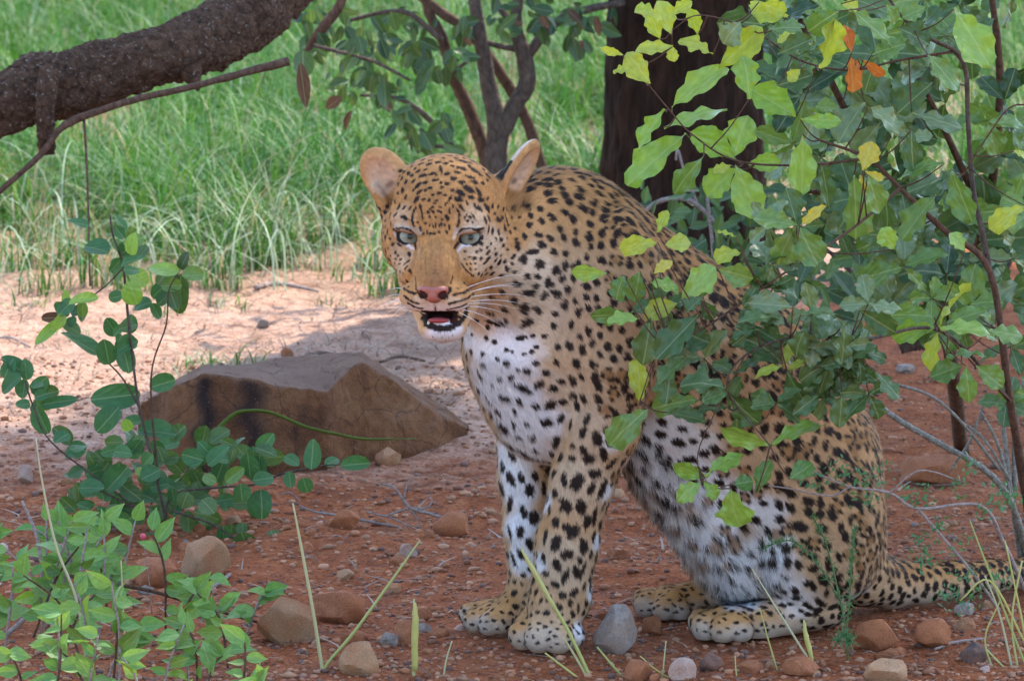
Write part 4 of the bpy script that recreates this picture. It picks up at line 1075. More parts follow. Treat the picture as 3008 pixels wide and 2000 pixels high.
# the rest of the coat: spaced spots whose size follows the part of the body
CTRL = []
for x, y, sz, sp, el, ang in [(545, 200, 4.2, 12.5, 1.4, 60), (590, 300, 4.3, 12.8, 1.35, 80), (520, 380, 3.2, 16, 1.2, 60), (495, 370, 3.0, 17, 1.2, 60), (530, 430, 3.6, 19, 1.2, 60), (600, 400, 4.8, 13.0, 1.5, 75), (575, 500, 6.5, 20, 1.5, 80), (555, 595, 4.0, 13, 1.4, 70),
                              (545, 625, 1.9, 8.0, 1.7, 20), (480, 610, 1.9, 8.0, 1.7, 10), (520, 500, 6.0, 20, 1.6, 75), (700, 320, 5.6, 16, 1.3, 40), (650, 240, 5.0, 13, 1.5, 60), (830, 480, 5.2, 14, 1.4, 60), (878, 520, 4.4, 11, 2.0, 80), (800, 570, 6.0, 17, 1.3, 50), (850, 590, 5.2, 12.5, 1.8, 70),
                              (920, 585, 4.2, 11, 1.4, 60), (980, 578, 4.6, 12, 1.3, 60), (720, 625, 2.0, 8.0, 1.8, 10), (660, 600, 2.0, 8.5, 1.8, 10), (780, 622, 2.6, 10, 1.8, 15), (680, 540, 7.0, 26, 2.0, 40), (770, 350, 5.6, 15, 1.5, 50), (740, 420, 6.0, 17, 1.3, 40)]:
    h = hit(x, y)
    if h is not None:
        a = math.radians(ang)
        CTRL.append((h[0], sz * PX * 1.0, sp * PX * 0.76, el, _R * math.cos(a) - _U * math.sin(a)))
CP = np.array([c[0] for c in CTRL]); CS = np.array([c[1:4] for c in CTRL]); CD = np.array([c[4] for c in CTRL])
def coat_field(p):
    d2 = ((p[:, None, :] - CP[None]) ** 2).sum(2) + 1e-5
    w = d2 ** -1.5; w /= w.sum(1, keepdims=True)
    return w @ CS, w @ CD
cand = rngL.choice(len(BV), 40000, replace=False)
cp = BV[cand] + 0; cn = BN[cand]
fs, fd = coat_field(cp)
hl = head_local(cp)
head_pt = (hl[:, 2] < 70) & (hl[:, 1] > -42) & (np.abs(hl[:, 0]) < 74)
fs[head_pt] = [2.35 * PX, 6.6 * PX, 1.6]
mid = head_pt & (np.abs(hl[:, 0]) < 26) & (hl[:, 1] < 44); fs[mid] = [1.5 * PX, 4.8 * PX, 1.5]
fd[head_pt] = nrm(cp[head_pt] - H(0, -52, -25))
face = (hl[:, 2] < 46) & (hl[:, 1] < -40) & (hl[:, 1] > -125) & (np.abs(hl[:, 0]) < 75)
face |= (hl[:, 2] < 46) & (np.abs(hl[:, 0]) < 26) & (hl[:, 1] < 8) & (hl[:, 1] > -125)
for s in (-1, 1):
    face |= ((np.abs(hl[:, 0] - s * 31) / 19) ** 2 + ((hl[:, 1]) / 15) ** 2 < 1) & (hl[:, 2] < 50)
earz = ((np.abs(hl[:, 0]) > 47) & (hl[:, 1] > 30) & (hl[:, 2] < 92) & (hl[:, 2] > 20) & (np.abs(hl[:, 0]) < 96))
GC = 0.03; grid = {}
def gkey(p): return (int(p[0] // GC), int(p[1] // GC), int(p[2] // GC))
for m in MARKS: grid.setdefault(gkey(m[0]), []).append((m[0], m[3]))
for i in range(len(cand)):
    if face[i] or earz[i] or cp[i][2] < 0.016: continue
    p = cp[i]; sz, sp, el = fs[i]; g = gkey(p); ok = True
    for a in (-1, 0, 1):
        for b in (-1, 0, 1):
            for c in (-1, 0, 1):
                for q, ql in grid.get((g[0] + a, g[1] + b, g[2] + c), ()):
                    if ((q - p) ** 2).sum() < (sp if ql < sz * 1.6 else sp * 1.1) ** 2:
                        ok = False; break
                if not ok: break
            if not ok: break
        if not ok: break
    if not ok: continue
    sz *= rngL.uniform(0.72, 1.18)
    grid.setdefault(g, []).append((p, sz))
    n = cn[i]; d = fd[i] + rngL.normal(0, 0.35, 3); d = d - n * (d @ n); d = d / (np.linalg.norm(d) + 1e-9)
    e = np.cross(n, d)
    if p[0] > 0.16 and p[2] > 0.12 and sz > 4.4 * PX and rngL.random() < 0.5:       # a broken rosette with a tawny centre
        MARKS.append((p, n, d, sz * 1.25, sz * 1.1, 0.8, 1))
        a0 = rngL.uniform(0, 6.28); nl = int(rngL.integers(3, 5))
        for q in range(nl):
            aa = a0 + q * 6.283 / nl + rngL.normal(0, 0.2)
            MARKS.append((p + (d * math.cos(aa) * 1.2 + e * math.sin(aa)) * sz * 1.05, n, d * math.sin(aa) - e * math.cos(aa), sz * 0.62, sz * 0.40, 1.0, 0))
        continue
    MARKS.append((p, n, d, sz * el ** 0.5, sz / el ** 0.5, 1.0, 0))
    if rngL.random() < 0.3:      # a second lobe
        o_ = d * sz * rngL.uniform(-1, 1) + e * sz * rngL.choice([-1, 1]) * 0.8
        MARKS.append((p + o_, n, d, sz * 0.7, sz * 0.6, 0.9, 0))
print('marks', N_TRACED, len(MARKS), round(time.time() - T0, 1))

GOLD = np.array([0.50, 0.255, 0.095]); TAN = np.array([0.59, 0.395, 0.24]); PALE = np.array([0.64, 0.485, 0.34])
WHITE = np.array([0.85, 0.85, 0.90]); DARK = np.array([0.016, 0.011, 0.010]); BROWNSPOT = np.array([0.045, 0.022, 0.012])
ZONES = []
for x, y, r, c, s in [(560, 300, 75, TAN, .9), (600, 380, 60, TAN, .8), (700, 330, 60, TAN, .5), (590, 430, 40, PALE, .7), (580, 480, 50, PALE, .8), (565, 560, 45, PALE, .8), (550, 620, 34, TAN, .7),
                      (535, 280, 42, PALE, .8), (540, 330, 45, PALE, .6), (560, 400, 40, PALE, .7),
                      (500, 370, 60, WHITE, .6), (525, 420, 50, WHITE, .6), (500, 335, 26, WHITE, .7), (520, 355, 26, WHITE, .6), (492, 350, 34, WHITE, 1), (492, 390, 40, WHITE, 1), (515, 400, 40, WHITE, 1), (520, 435, 40, WHITE, 1), (545, 420, 25, WHITE, .8), (512, 455, 34, WHITE, 1), (517, 490, 30, WHITE, 1), (520, 525, 28, WHITE, 1), (522, 560, 24, WHITE, .9), (540, 560, 14, WHITE, .8), (548, 500, 14, WHITE, .8),
                      (612, 440, 18, WHITE, .7), (607, 490, 13, WHITE, .9), (597, 540, 12, WHITE, .9), (590, 590, 13, WHITE, .9), (582, 630, 16, WHITE, .8),
                      (640, 440, 40, WHITE, 1), (670, 425, 36, WHITE, .9), (650, 480, 40, WHITE, 1), (690, 470, 42, WHITE, .9), (680, 530, 48, WHITE, 1), (720, 500, 45, WHITE, .95), (720, 560, 48, WHITE, 1), (740, 590, 34, WHITE, 1), (700, 440, 30, WHITE, .7),
                      (765, 510, 30, WHITE, .95), (770, 550, 36, WHITE, .95), (780, 585, 34, WHITE, .95), (800, 600, 26, WHITE, .6),
                      (545, 641, 24, np.array([.50, .42, .35]), .5), (525, 638, 18, np.array([.50, .42, .35]), .5), (480, 624, 20, np.array([.50, .42, .35]), .5), (464, 614, 12, np.array([.50, .42, .35]), .5), (700, 630, 20, np.array([.50, .42, .35]), .5), (740, 634, 18, np.array([.50, .42, .35]), .5), (645, 610, 18, np.array([.50, .42, .35]), .5), (675, 615, 16, np.array([.50, .42, .35]), .5), (444, 336, 26, WHITE, 1), (470, 335, 24, WHITE, 1), (480, 320, 26, PALE, .9),
                      (490, 250, 36, PALE, .65), (502, 270, 26, PALE, .6), (398, 262, 24, PALE, .4), (400, 280, 14, PALE, .3), (475, 215, 22, PALE, .4), (400, 215, 18, PALE, .3),
                      (422, 302, 9, PALE, .9), (450, 302, 10, PALE, .9), (428, 304, 6, WHITE, .4), (441, 304, 6, WHITE, .4), (415, 305, 8, PALE, .8), (460, 303, 9, PALE, .8), (436, 262, 14, np.array([0.33, 0.15, 0.055]), .85), (436, 278, 20, np.array([0.285, 0.13, 0.05]), .9), (436, 248, 12, np.array([0.37, 0.175, 0.065]), .7), (413, 264, 8, np.array([0.21, 0.095, 0.04]), .5), (458, 264, 8, np.array([0.21, 0.095, 0.04]), .5), (436, 284, 9, np.array([0.25, 0.115, 0.05]), .6)]:
    h = hit(x, y)
    if h is not None: ZONES.append((h[0], r * PX, c, s))
for L_, w_, c_, t_ in [([(200, 452), (250, 530), (330, 568), (385, 605)], 2.0, WHITE, .32), ([(1055, 435), (1010, 512), (930, 560), (860, 572), (815, 625)], 2.1, WHITE, .32),
                       ([(170, 375), (270, 350), (350, 378)], 3.6, PALE, .08), ([(850, 375), (930, 352), (1050, 368)], 3.8, PALE, .08), ([(195, 398), (270, 385), (340, 398)], 1.6, PALE, .6), ([(855, 398), (930, 385), (1010, 395)], 1.6, PALE, .6),
                       ([(425, 545), (440, 620), (430, 690)], 1.6, PALE, .2), ([(775, 500), (800, 445)], 1.8, PALE, .8), ([(340, 600), (380, 680)], 2.6, PALE, .10), ([(830, 620), (840, 700)], 2.4, PALE, .12),
                       ([(400, 1075), (500, 1130), (560, 1190)], 1.8, PALE, .9), ([(800, 1100), (700, 1150), (640, 1190)], 2.0, PALE, .9), ([(340, 1090), (440, 1155), (540, 1195)], 1.2, PALE, .8),
                       ([(550, 1175), (555, 1195)], 2.0, WHITE, .4), ([(630, 1165), (636, 1178)], 2.0, WHITE, .4), 
                       ([(415, 250), (395, 330)], 1.2, PALE, .2), ([(795, 270), (790, 330)], 1.0, PALE, .2)]:
    wstroke(L_, w_, c_, t_)
def sstep(a, b, x):
    t = np.clip((x - a) / (b - a), 0, 1); return t * t * (3 - 2 * t)
def lattice_noise(p, f, seed=0):
    q = p * f + seed * 17.3
    i = np.floor(q).astype(np.int64); t = q - i; t = t * t * (3 - 2 * t)
    def hsh(a, b, c):
        n = (a * 374761393 + b * 668265263 + c * 2147483647 + seed * 9871) & 0x7fffffff
        n = (n ^ (n >> 13)) * 1274126177 & 0x7fffffff
        return ((n ^ (n >> 16)) & 0xffff) / 65535.0
    r = 0
    for a in (0, 1):
        for b in (0, 1):
            for c in (0, 1):
                w = (t[:, 0] if a else 1 - t[:, 0]) * (t[:, 1] if b else 1 - t[:, 1]) * (t[:, 2] if c else 1 - t[:, 2])
                r = r + w * hsh(i[:, 0] + a, i[:, 1] + b, i[:, 2] + c)
    return r
RIM = H(-60, 60, 40)
def coat(p, n):
    """coat colour at skin points p with normals n"""
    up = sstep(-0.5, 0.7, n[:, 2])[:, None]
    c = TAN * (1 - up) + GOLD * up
    nz = lattice_noise(p, 55, 3)[:, None]
    c = c * (0.88 + 0.24 * nz)
    hl = head_local(p)
    onhead = (sstep(120, 80, hl[:, 2]) * sstep(-75, -45, hl[:, 1]) * sstep(95, 70, np.abs(hl[:, 0])))[:, None]
    c = c * (1 - onhead) + (np.array([0.44, 0.205, 0.068]) * (0.88 + 0.24 * nz)) * onhead
    for q, r, col, s in ZONES:
        d = np.sqrt(((p - q) ** 2).sum(1))
        w = (s * sstep(r, r * 0.35, d + (nz[:, 0] - 0.5) * r * 0.3))[:, None]
        c = c * (1 - w) + col * w
    if WSTROKES:
        for q, r, col, s in WSTROKES:
            i = np.nonzero((np.abs(p - q) < r * 1.3).all(1))[0]
            if len(i):
                w = (s * sstep(r * 1.25, r * 0.5, np.sqrt(((p[i] - q) ** 2).sum(1))))[:, None]
                c[i] = c[i] * (1 - w) + col * w
    fine = 0.62 + 0.76 * (0.6 * lattice_noise(p, 330, 7) + 0.4 * lattice_noise(p, 120, 8))
    c = c * (1 + (fine[:, None] - 1) * (0.35 + 0.65 * onhead))
    low = (sstep(0.045, 0.012, p[:, 2]) * 0.6)[:, None]
    c = c * (1 - low) + np.array([0.43, 0.375, 0.34]) * low
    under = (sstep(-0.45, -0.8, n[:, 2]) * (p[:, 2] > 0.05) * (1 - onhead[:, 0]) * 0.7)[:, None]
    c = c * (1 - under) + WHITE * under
    # ears: tawny rim, pale hair inside with the hollow's shadow painted in, black behind with a pale tip
    for ei, (ec, ax, sd, nn, ln, wid, th) in enumerate(EARS):
        q = hl - ec
        u, v, w = q @ ax / (ln * 0.56), q @ sd / (wid * 1.06), q @ nn
        m = (u * u + v * v < 1.12) & (np.abs(w) < th * 1.25) & (u > -0.55)
        ln_ = np.stack([n @ hr, n @ hu, -(n @ hf)], 1) @ nn
        e = lattice_noise(p, 170, 5)[:, None]
        rr = np.sqrt(u * u + v * v)[:, None]
        inn = np.array([0.56, 0.29, 0.115]) * (1 - sstep(0.85, 0.4, rr)) + np.array([0.62, 0.41, 0.27]) * sstep(0.85, 0.4, rr)
        inn = inn * (0.78 + 0.4 * e)
        dp = (sstep(0.30, 0.08, np.sqrt((u + 0.25) ** 2 * 6 + (v + (0.05 if ei else -0.05)) ** 2 * 0.7)) * 0.6)[:, None]
        inn = inn * (1 - dp) + np.array([0.12, 0.075, 0.06]) * dp
        bk = np.where((u < 0.12)[:, None], np.array([[0.03, 0.024, 0.02]]), np.array([[0.68, 0.56, 0.44]]))
        if ei == 0: bk = np.where((u < -0.1)[:, None], np.array([[0.05, 0.03, 0.02]]), np.array([[0.5, 0.28, 0.12]]))
        fr = sstep(-0.05, 0.2, ln_)[:, None]
        k = (m * sstep(-0.55, -0.38, u))[:, None]
        c = c * (1 - k) + (bk * (1 - fr) + inn * fr) * k
    # bare dark rims
    for s in (-1, 1):
        q = np.sqrt((hl[:, 0] - s * 30.6) ** 2 + ((hl[:, 1] + 1) * 1.35) ** 2)
        c[(q < 13.5) & (hl[:, 2] > 7) & (hl[:, 2] < 40)] = [0.02, 0.014, 0.012]
    c[(np.abs(hl[:, 0]) < 15) & (hl[:, 1] > -63) & (hl[:, 1] < -52.5) & (hl[:, 2] < -14) & (np.abs(hl[:, 0]) > 4)] = [0.05, 0.02, 0.018]
    c[(np.abs(hl[:, 0] - 5) < 17) & (hl[:, 1] > -91) & (hl[:, 1] < -72) & (hl[:, 2] > -13) & (hl[:, 2] < 40)] = [0.05, 0.012, 0.012]
    for s in (-1, 1):
        m = (np.abs(hl[:, 0] - s * 31) < 15) & (hl[:, 1] > 0.5) & (hl[:, 1] < 8.5) & (hl[:, 2] < 12)
        c[m] = c[m] * 0.35 + np.array([0.42, 0.34, 0.28]) * 0.65
    mouth = (np.abs(hl[:, 0] - 4) < 18) & (hl[:, 1] > -92) & (hl[:, 1] < -70) & (hl[:, 2] > -24) & (n @ hf < 0.35) & (hl[:, 2] < 40)
    c[mouth & (np.abs(hl[:, 1] + 81) < 8)] = [0.03, 0.012, 0.012]
    return c
def spots(p, n, c):
    kd = KDTree(len(p))
    for i, q in enumerate(p.tolist()): kd.insert(q, i)
    kd.balance()
    wob = lattice_noise(p, 260, 1); wob2 = lattice_noise(p, 520, 2)
    D = np.zeros(len(p))
    Bm = np.zeros(len(p))
    for m, nn, d, lo_, sh, dark, col in MARKS:
        R = max(lo_, sh) * 1.6
        idx = [r[1] for r in kd.find_range(m, R)]
        if not idx: continue
        idx = np.array(idx)
        v = p[idx] - m
        x = v @ d; y = v @ np.cross(nn, d)
        keep = n[idx] @ nn > -0.1
        q = np.sqrt((x / lo_) ** 2 + (y / sh) ** 2) + (wob[idx] - 0.5) * 0.7 + (wob2[idx] - 0.5) * 0.35
        f = dark * sstep(1.28, 0.82, q) * keep
        if col == 1: Bm[idx] = np.maximum(Bm[idx], f)
        else: D[idx] = np.maximum(D[idx], f)
    brown_n = lattice_noise(p, 90, 4)[:, None]  # random variation of the spots between black and brown
    dk = DARK * (1 - 0.5 * brown_n) + BROWNSPOT * 0.5 * brown_n
    c = c * (1 - Bm[:, None]) + np.array([0.33, 0.165, 0.06]) * (0.8 + 0.4 * brown_n) * Bm[:, None]
    return c * (1 - D[:, None]) + dk * D[:, None]
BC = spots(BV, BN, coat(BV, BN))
print('coat', round(time.time() - T0, 1))
skin_mat, nt, N_, L_, bs = new_mat('leopard_coat')
at = N_.new('ShaderNodeAttribute'); at.attribute_name = 'coat'
L_.new(at.outputs['Color'], bs.inputs['Base Color'])
bs.inputs['Roughness'].default_value = 0.75; bs.inputs['Specular IOR Level'].default_value = 0.15
leopard = empty('leopard', G(700, 625))
tag(leopard, 'spotted leopard sitting on red dirt, head turned to face the viewer with mouth slightly open', 'leopard')
me = mesh_np('body', BV, BF); set_color(me, 'coat', BC)
body = link('body', me, skin_mat, leopard)

# ---- fur
def fur_roots(n):
    a, b, c, d = (BV[BF[:, i]] for i in range(4))
    area = 0.5 * np.linalg.norm(np.cross(c - a, d - b), axis=1)
    fc = (a + b + c + d) / 4
    view = nrm(CAM - fc); fn = nrm(np.cross(c - a, d - b))
    w = area * np.where((view * fn).sum(1) > -0.25, 1.0, 0.3)
    f = rngL.choice(len(BF), n, p=w / w.sum())
    s, t = rngL.random((2, n, 1))
    F = BF[f]
    def il(A): return (A[F[:, 0]] * (1 - s) * (1 - t) + A[F[:, 1]] * s * (1 - t) + A[F[:, 2]] * s * t + A[F[:, 3]] * (1 - s) * t)
    return il(BV), nrm(il(BN))
NF = 520000
fp, fnm = fur_roots(NF)
hl = head_local(fp)
ok = (fp[:, 2] > 0.007)
for s in (-1, 1):     # none inside the eye sockets or the mouth
    ok &= ~(((hl[:, 0] - s * 30.6) ** 2 + ((hl[:, 1] + 1) * 1.5) ** 2 < 11 ** 2) & (hl[:, 2] > 5) & (hl[:, 2] < 45))
ok &= ~((np.abs(hl[:, 0] - 4) < 28) & (hl[:, 1] > -91) & (hl[:, 1] < -72) & (hl[:, 2] > -22) & (hl[:, 2] < 40) & (fnm @ hf < 0.5))
ok &= ~((np.abs(hl[:, 0]) < 17) & (hl[:, 1] < -49) & (hl[:, 1] > -69) & (hl[:, 2] < -14) & (np.abs(hl[:, 0]) < (hl[:, 1] + 72) * 0.9))
fp, fnm, hl = fp[ok], fnm[ok], hl[ok]
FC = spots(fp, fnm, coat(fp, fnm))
onhead = sstep(110, 70, hl[:, 2]) * sstep(-135, -110, hl[:, 1]) * sstep(115, 95, np.abs(hl[:, 0]))
flow = np.tile(np.array([0.55, 0.0, -0.85]), (len(fp), 1))
leg = sstep(0.42, 0.3, fp[:, 2]) * (fp[:, 0] < 0.2)
flow = flow * (1 - leg[:, None]) + np.array([0.1, 0, -1.0]) * leg[:, None]
paw = sstep(0.09, 0.05, fp[:, 2])[:, None]
flow = flow * (1 - paw) + np.array([-0.5, -0.8, -0.35]) * paw
nose_p = H(0, -52, -25)
hf_flow = nrm(fp - nose_p)
earm = (np.abs(hl[:, 0]) > 48) & (hl[:, 1] > 34) & (hl[:, 2] > 15)
hf_flow = np.where(earm[:, None], hu * 0.8 + hr * np.sign(hl[:, :1]) * 0.6, hf_flow)
flow = flow * (1 - onhead[:, None]) + hf_flow * onhead[:, None]
flow = flow - fnm * (flow * fnm).sum(1, keepdims=True)
flow = nrm(flow)
ln = np.full(len(fp), 0.0085)
ln = ln * (1 - onhead) + 0.0036 * onhead
bel = np.zeros(len(fp))
for x, y, r, L in [(660, 500, 60, 1), (700, 560, 60, 1), (640, 460, 35, .9), (750, 560, 50, .6), (500, 400, 60, .18), (515, 440, 45, .25), (444, 338, 16, .4), (512, 300, 40, .35), (518, 206, 16, .4), (730, 600, 50, .7)]:
    h = hit(x, y)
    if h is not None:
        bel = np.maximum(bel, L * sstep(r * PX, r * PX * 0.5, np.linalg.norm(fp - h[0], axis=1)))
ln = ln + bel * 0.022
ln = ln * (1 - 0.55 * paw[:, 0]) * rngL.uniform(0.6, 1.25, len(fp))
muz = sstep(35, 10, np.abs(hl[:, 2] + 12)) * (hl[:, 1] < -25) * (hl[:, 1] > -110) * onhead
ln = ln * (1 - 0.45 * muz)
ln = np.where(earm, ln * 1.2, ln)
lift = (0.30 + 0.18 * bel)[:, None]
clump = np.stack([lattice_noise(fp, 90, s_) - 0.5 for s_ in (11, 12, 13)], 1)
dirn = nrm(flow + fnm * lift + clump * (0.3 + bel[:, None]) + rngL.normal(0, 0.16, fp.shape))
side = nrm(np.cross(dirn, fnm) + rngL.normal(0, 0.25, fp.shape))
wd = 0.00042 * (1 + 0.4 * bel) * np.where(onhead > 0.5, 0.8, 1.0)
tip = fp + dirn * ln[:, None]
tip[:, 2] = np.maximum(tip[:, 2], 0.004)
FV = np.stack([fp - side * wd[:, None], fp + side * wd[:, None], tip], 1).reshape(-1, 3)
sn = nrm(fnm + rngL.normal(0, 0.10, fp.shape))
me = mesh_np('fur', FV, np.arange(len(FV)).reshape(-1, 3), smooth=False)
tint = rngL.uniform(0.74, 1.18, (len(fp), 1))
set_color(me, 'coat', np.repeat(np.clip(FC * tint, 0, 0.9), 3, 0))
set_vec(me, 'skin_normal', np.repeat(sn, 3, 0))
fur_mat, nt, N_, L_, bs = new_mat('leopard_fur')
at = N_.new('ShaderNodeAttribute'); at.attribute_name = 'coat'
an = N_.new('ShaderNodeAttribute'); an.attribute_name = 'skin_normal'
L_.new(at.outputs['Color'], bs.inputs['Base Color']); L_.new(an.outputs['Vector'], bs.inputs['Normal'])
bs.inputs['Roughness'].default_value = 0.6; bs.inputs['Specular IOR Level'].default_value = 0.2
fur = link('fur', me, fur_mat, leopard)
fur['kind'] = 'stuff'
print('fur', len(fp), round(time.time() - T0, 1))

# ---- eyes
def simple_mat(name, col, rough=0.5, spec=0.5, **kw):
    m, nt, N_, L_, bs = new_mat(name)
    bs.inputs['Base Color'].default_value = (*col, 1); bs.inputs['Roughness'].default_value = rough
    bs.inputs['Specular IOR Level'].default_value = spec
    for k, v in kw.items(): bs.inputs[k.replace('_', ' ')].default_value = v
    return m
def ball(r, seg=32, ring=20):
    bm = bmesh.new(); bmesh.ops.create_uvsphere(bm, u_segments=seg, v_segments=ring, radius=r)
    me = bpy.data.meshes.new('ball'); bm.to_mesh(me); bm.free()
    for p_ in me.polygons: p_.use_smooth = True
    return me
iris_mat, nt, N_, L_, bs = new_mat('leopard_iris')
tc = N_.new('ShaderNodeTexCoord')
sep = N_.new('ShaderNodeSeparateXYZ'); L_.new(tc.outputs['Object'], sep.inputs[0])
hyp = N_.new('ShaderNodeVectorMath'); hyp.operation = 'MULTIPLY'; hyp.inputs[1].default_value = (1, 1, 0)
L_.new(tc.outputs['Object'], hyp.inputs[0])
len_ = N_.new('ShaderNodeVectorMath'); len_.operation = 'LENGTH'; L_.new(hyp.outputs[0], len_.inputs[0])
nz = noise(N_, L_, tc.outputs['Object'], 900, 3)
mul = N_.new('ShaderNodeMath'); mul.operation = 'MULTIPLY'; mul.inputs[1].default_value = 1 / (12.5 * HS); L_.new(len_.outputs['Value'], mul.inputs[0])
rp = ramp(N_, L_, mul.outputs[0], [(0.0, (0.012, 0.012, 0.012)), (0.19, (0.012, 0.012, 0.012)), (0.25, (0.12, 0.125, 0.085)), (0.45, (0.22, 0.235, 0.18)), (0.74, (0.27, 0.28, 0.24)), (0.86, (0.10, 0.09, 0.07)), (1.0, (0.03, 0.02, 0.02))])
mx = mixc(N_, L_, 0.35, rp.outputs[0], nz.outputs['Color'], 'SOFT_LIGHT')
L_.new(mx, bs.inputs['Base Color']); bs.inputs['Roughness'].default_value = 0.14
bs.inputs['Specular IOR Level'].default_value = 0.3; bs.inputs['Coat Weight'].default_value = 0.0; bs.inputs['Coat Roughness'].default_value = 0.02
eme = ball(12.5 * HS)
for s in (-1, 1):
    e = link('eye', eme if s < 0 else eme, iris_mat, leopard)
    c = H(s * 30.6, -1.5, 18.5)
    look = nrm(CAM - c)
    e.matrix_parent_inverse = parent_world(leopard).inverted()
    m = Vector(look).to_track_quat('Z', 'Y').to_matrix().to_4x4(); m.translation = Vector(c)
    e.matrix_basis = m
# ---- nose leather, tongue, teeth
def sdf_part(name, prims, mat, h, pad=0.004):
    c = np.array([(d[0] if k == 'ell' else (d[0] + d[1]) / 2) for op, k, d, kk in prims])
    ext = max(max(d[1]) if k == 'ell' else np.linalg.norm(d[1] - d[0]) + max(d[2], d[3]) for op, k, d, kk in prims)
    V, F = surface_nets(prims, c.min(0) - ext - pad, c.max(0) + ext + pad, h)
    return link(name, mesh_np(name, V, F), mat, leopard)
PRIM_BODY = PRIM
PRIM = []
hell((0, -53.5, -29.5), (13.5, 4.4, 9), 4); hell((0, -60, -30.5), (7.5, 7, 8), 5)
for s in (-1, 1):
    hell((s * 8.8, -54.6, -30.5), (6.2, 4.8, 8), 4)
for s in (-1, 1):
    hell((s * 9.2, -58.8, -36.5), (5.4, 3.0, 8), 1.2, rot=[[0.8, 0.6 * s, 0], [-0.6 * s, 0.8, 0], [0, 0, 1]], op='sub')
nose_mat, nt, N_, L_, bs = new_mat('leopard_nose')
nz = noise(N_, L_, geo_pos(N_), 700, 3)
rp = ramp(N_, L_, nz.outputs[0], [(0.3, (0.26, 0.07, 0.048)), (0.7, (0.40, 0.13, 0.09))])
L_.new(rp.outputs[0], bs.inputs['Base Color']); bs.inputs['Roughness'].default_value = 0.42
L_.new(bump(N_, L_, nz.outputs[0], 0.5, 0.001), bs.inputs['Normal'])
sdf_part('nose', PRIM, nose_mat, 0.0009)
PRIM = []
hell((3.5, -84.5, -8), (11, 3.2, 16), 3)
sdf_part('tongue', PRIM, simple_mat('leopard_tongue', (0.34, 0.06, 0.06), 0.6, 0.3), 0.0015)
tooth_mat = simple_mat('leopard_tooth', (0.52, 0.44, 0.30), 0.3)
for a, b, c, ln_, r in [(-5.5, -88, -11, 5.2, 3.0), (13, -88, -11, 5.2, 3.0), (-3, -89, -13.5, 2.0, 1.6), (0.5, -89, -14.5, 2, 1.6), (4, -89, -15, 2, 1.6), (7.5, -89, -14.5, 2, 1.6), (11, -89, -13.5, 2, 1.6)]:
    pts = [(*H(a, b - 3, c), r * HS), (*H(a, b, c), r * HS), (*H(a, b + ln_ * .6, c + .4), r * HS * .6), (*H(a, b + ln_, c + 1), r * HS * .12)]
    link('tooth', tubes_mesh('tooth', [smooth_path(pts, 3)], 7), tooth_mat, leopard)
PRIM = PRIM_BODY
# ---- whiskers
wh_mat = simple_mat('leopard_whisker', (0.8, 0.8, 0.8), 0.35)
for s, rows in ((-1, [(-26, -56, 22, 3), (-28, -60, 30, -3), (-28, -64, 34, -8), (-26, -68, 30, -13), (-24, -58, 26, 6), (-27, -70, 24, -16), (-24, -66, 38, -5)]),
                (1, [(26, -54, 62, 20), (28, -58, 58, 12), (29, -62, 60, 6), (28, -66, 58, 2), (27, -70, 46, -6), (26, -73, 40, -14), (25, -60, 56, 16), (24, -76, 34, -22), (27, -68, 52, -1)])):
    for i, (a, b, L, dy) in enumerate(rows):
        pts = []
        for t in np.linspace(0, 1, 7):
            pts.append((*H(a + s * L * t, b + dy * t - 5 * t * t + 3 * math.sin(t * 2.5), -16 + 26 * t * t), (0.0004 * (1 - t) + 0.0001)))
        link('whisker', tubes_mesh('whisker', [pts], 4), wh_mat, leopard)
print('leopard done', round(time.time() - T0, 1))
# ================================================================== the leafy bush in front of the cat
k5 = lambda x, y: (595.7 + x / 5.508, y / 5.508)
k6 = lambda x, y: (561.7 + x / 5.103, 204.3 + y / 5.103)
k4 = lambda x, y: (595.7 + x / 5.118, 374.5 + y / 5.118)
bush = empty('bush', G(1040, 602))
tag(bush, 'leafy green bush with wavy-edged leaves partly covering the leopard', 'bush')
def bush_Y(x, y):
    if x < 900 and y > 195: return -0.33 + rngP.uniform(-0.05, 0.05)
    if y > 250: return -0.15 + rngP.uniform(-0.1, 0.1)
    return -0.05 + rngP.uniform(-0.15, 0.15)
ends = []
def bl(rows, conv, sc):
    for bx, by, tx, ty, w, mt in rows:
        (x0, y0), (x1, y1) = conv(bx, by), conv(tx, ty)
        Y_ = bush_Y(x0, y0)
        px_leaf(bush, x0, y0, x1 + (x1 - x0) * 0.1, y1 + (y1 - y0) * 0.1, w * 1.2 / sc, Y_, 'wavy', mt, rngP.uniform(-0.015, 0.01))
        ends.append(P(x0, y0, Y_))
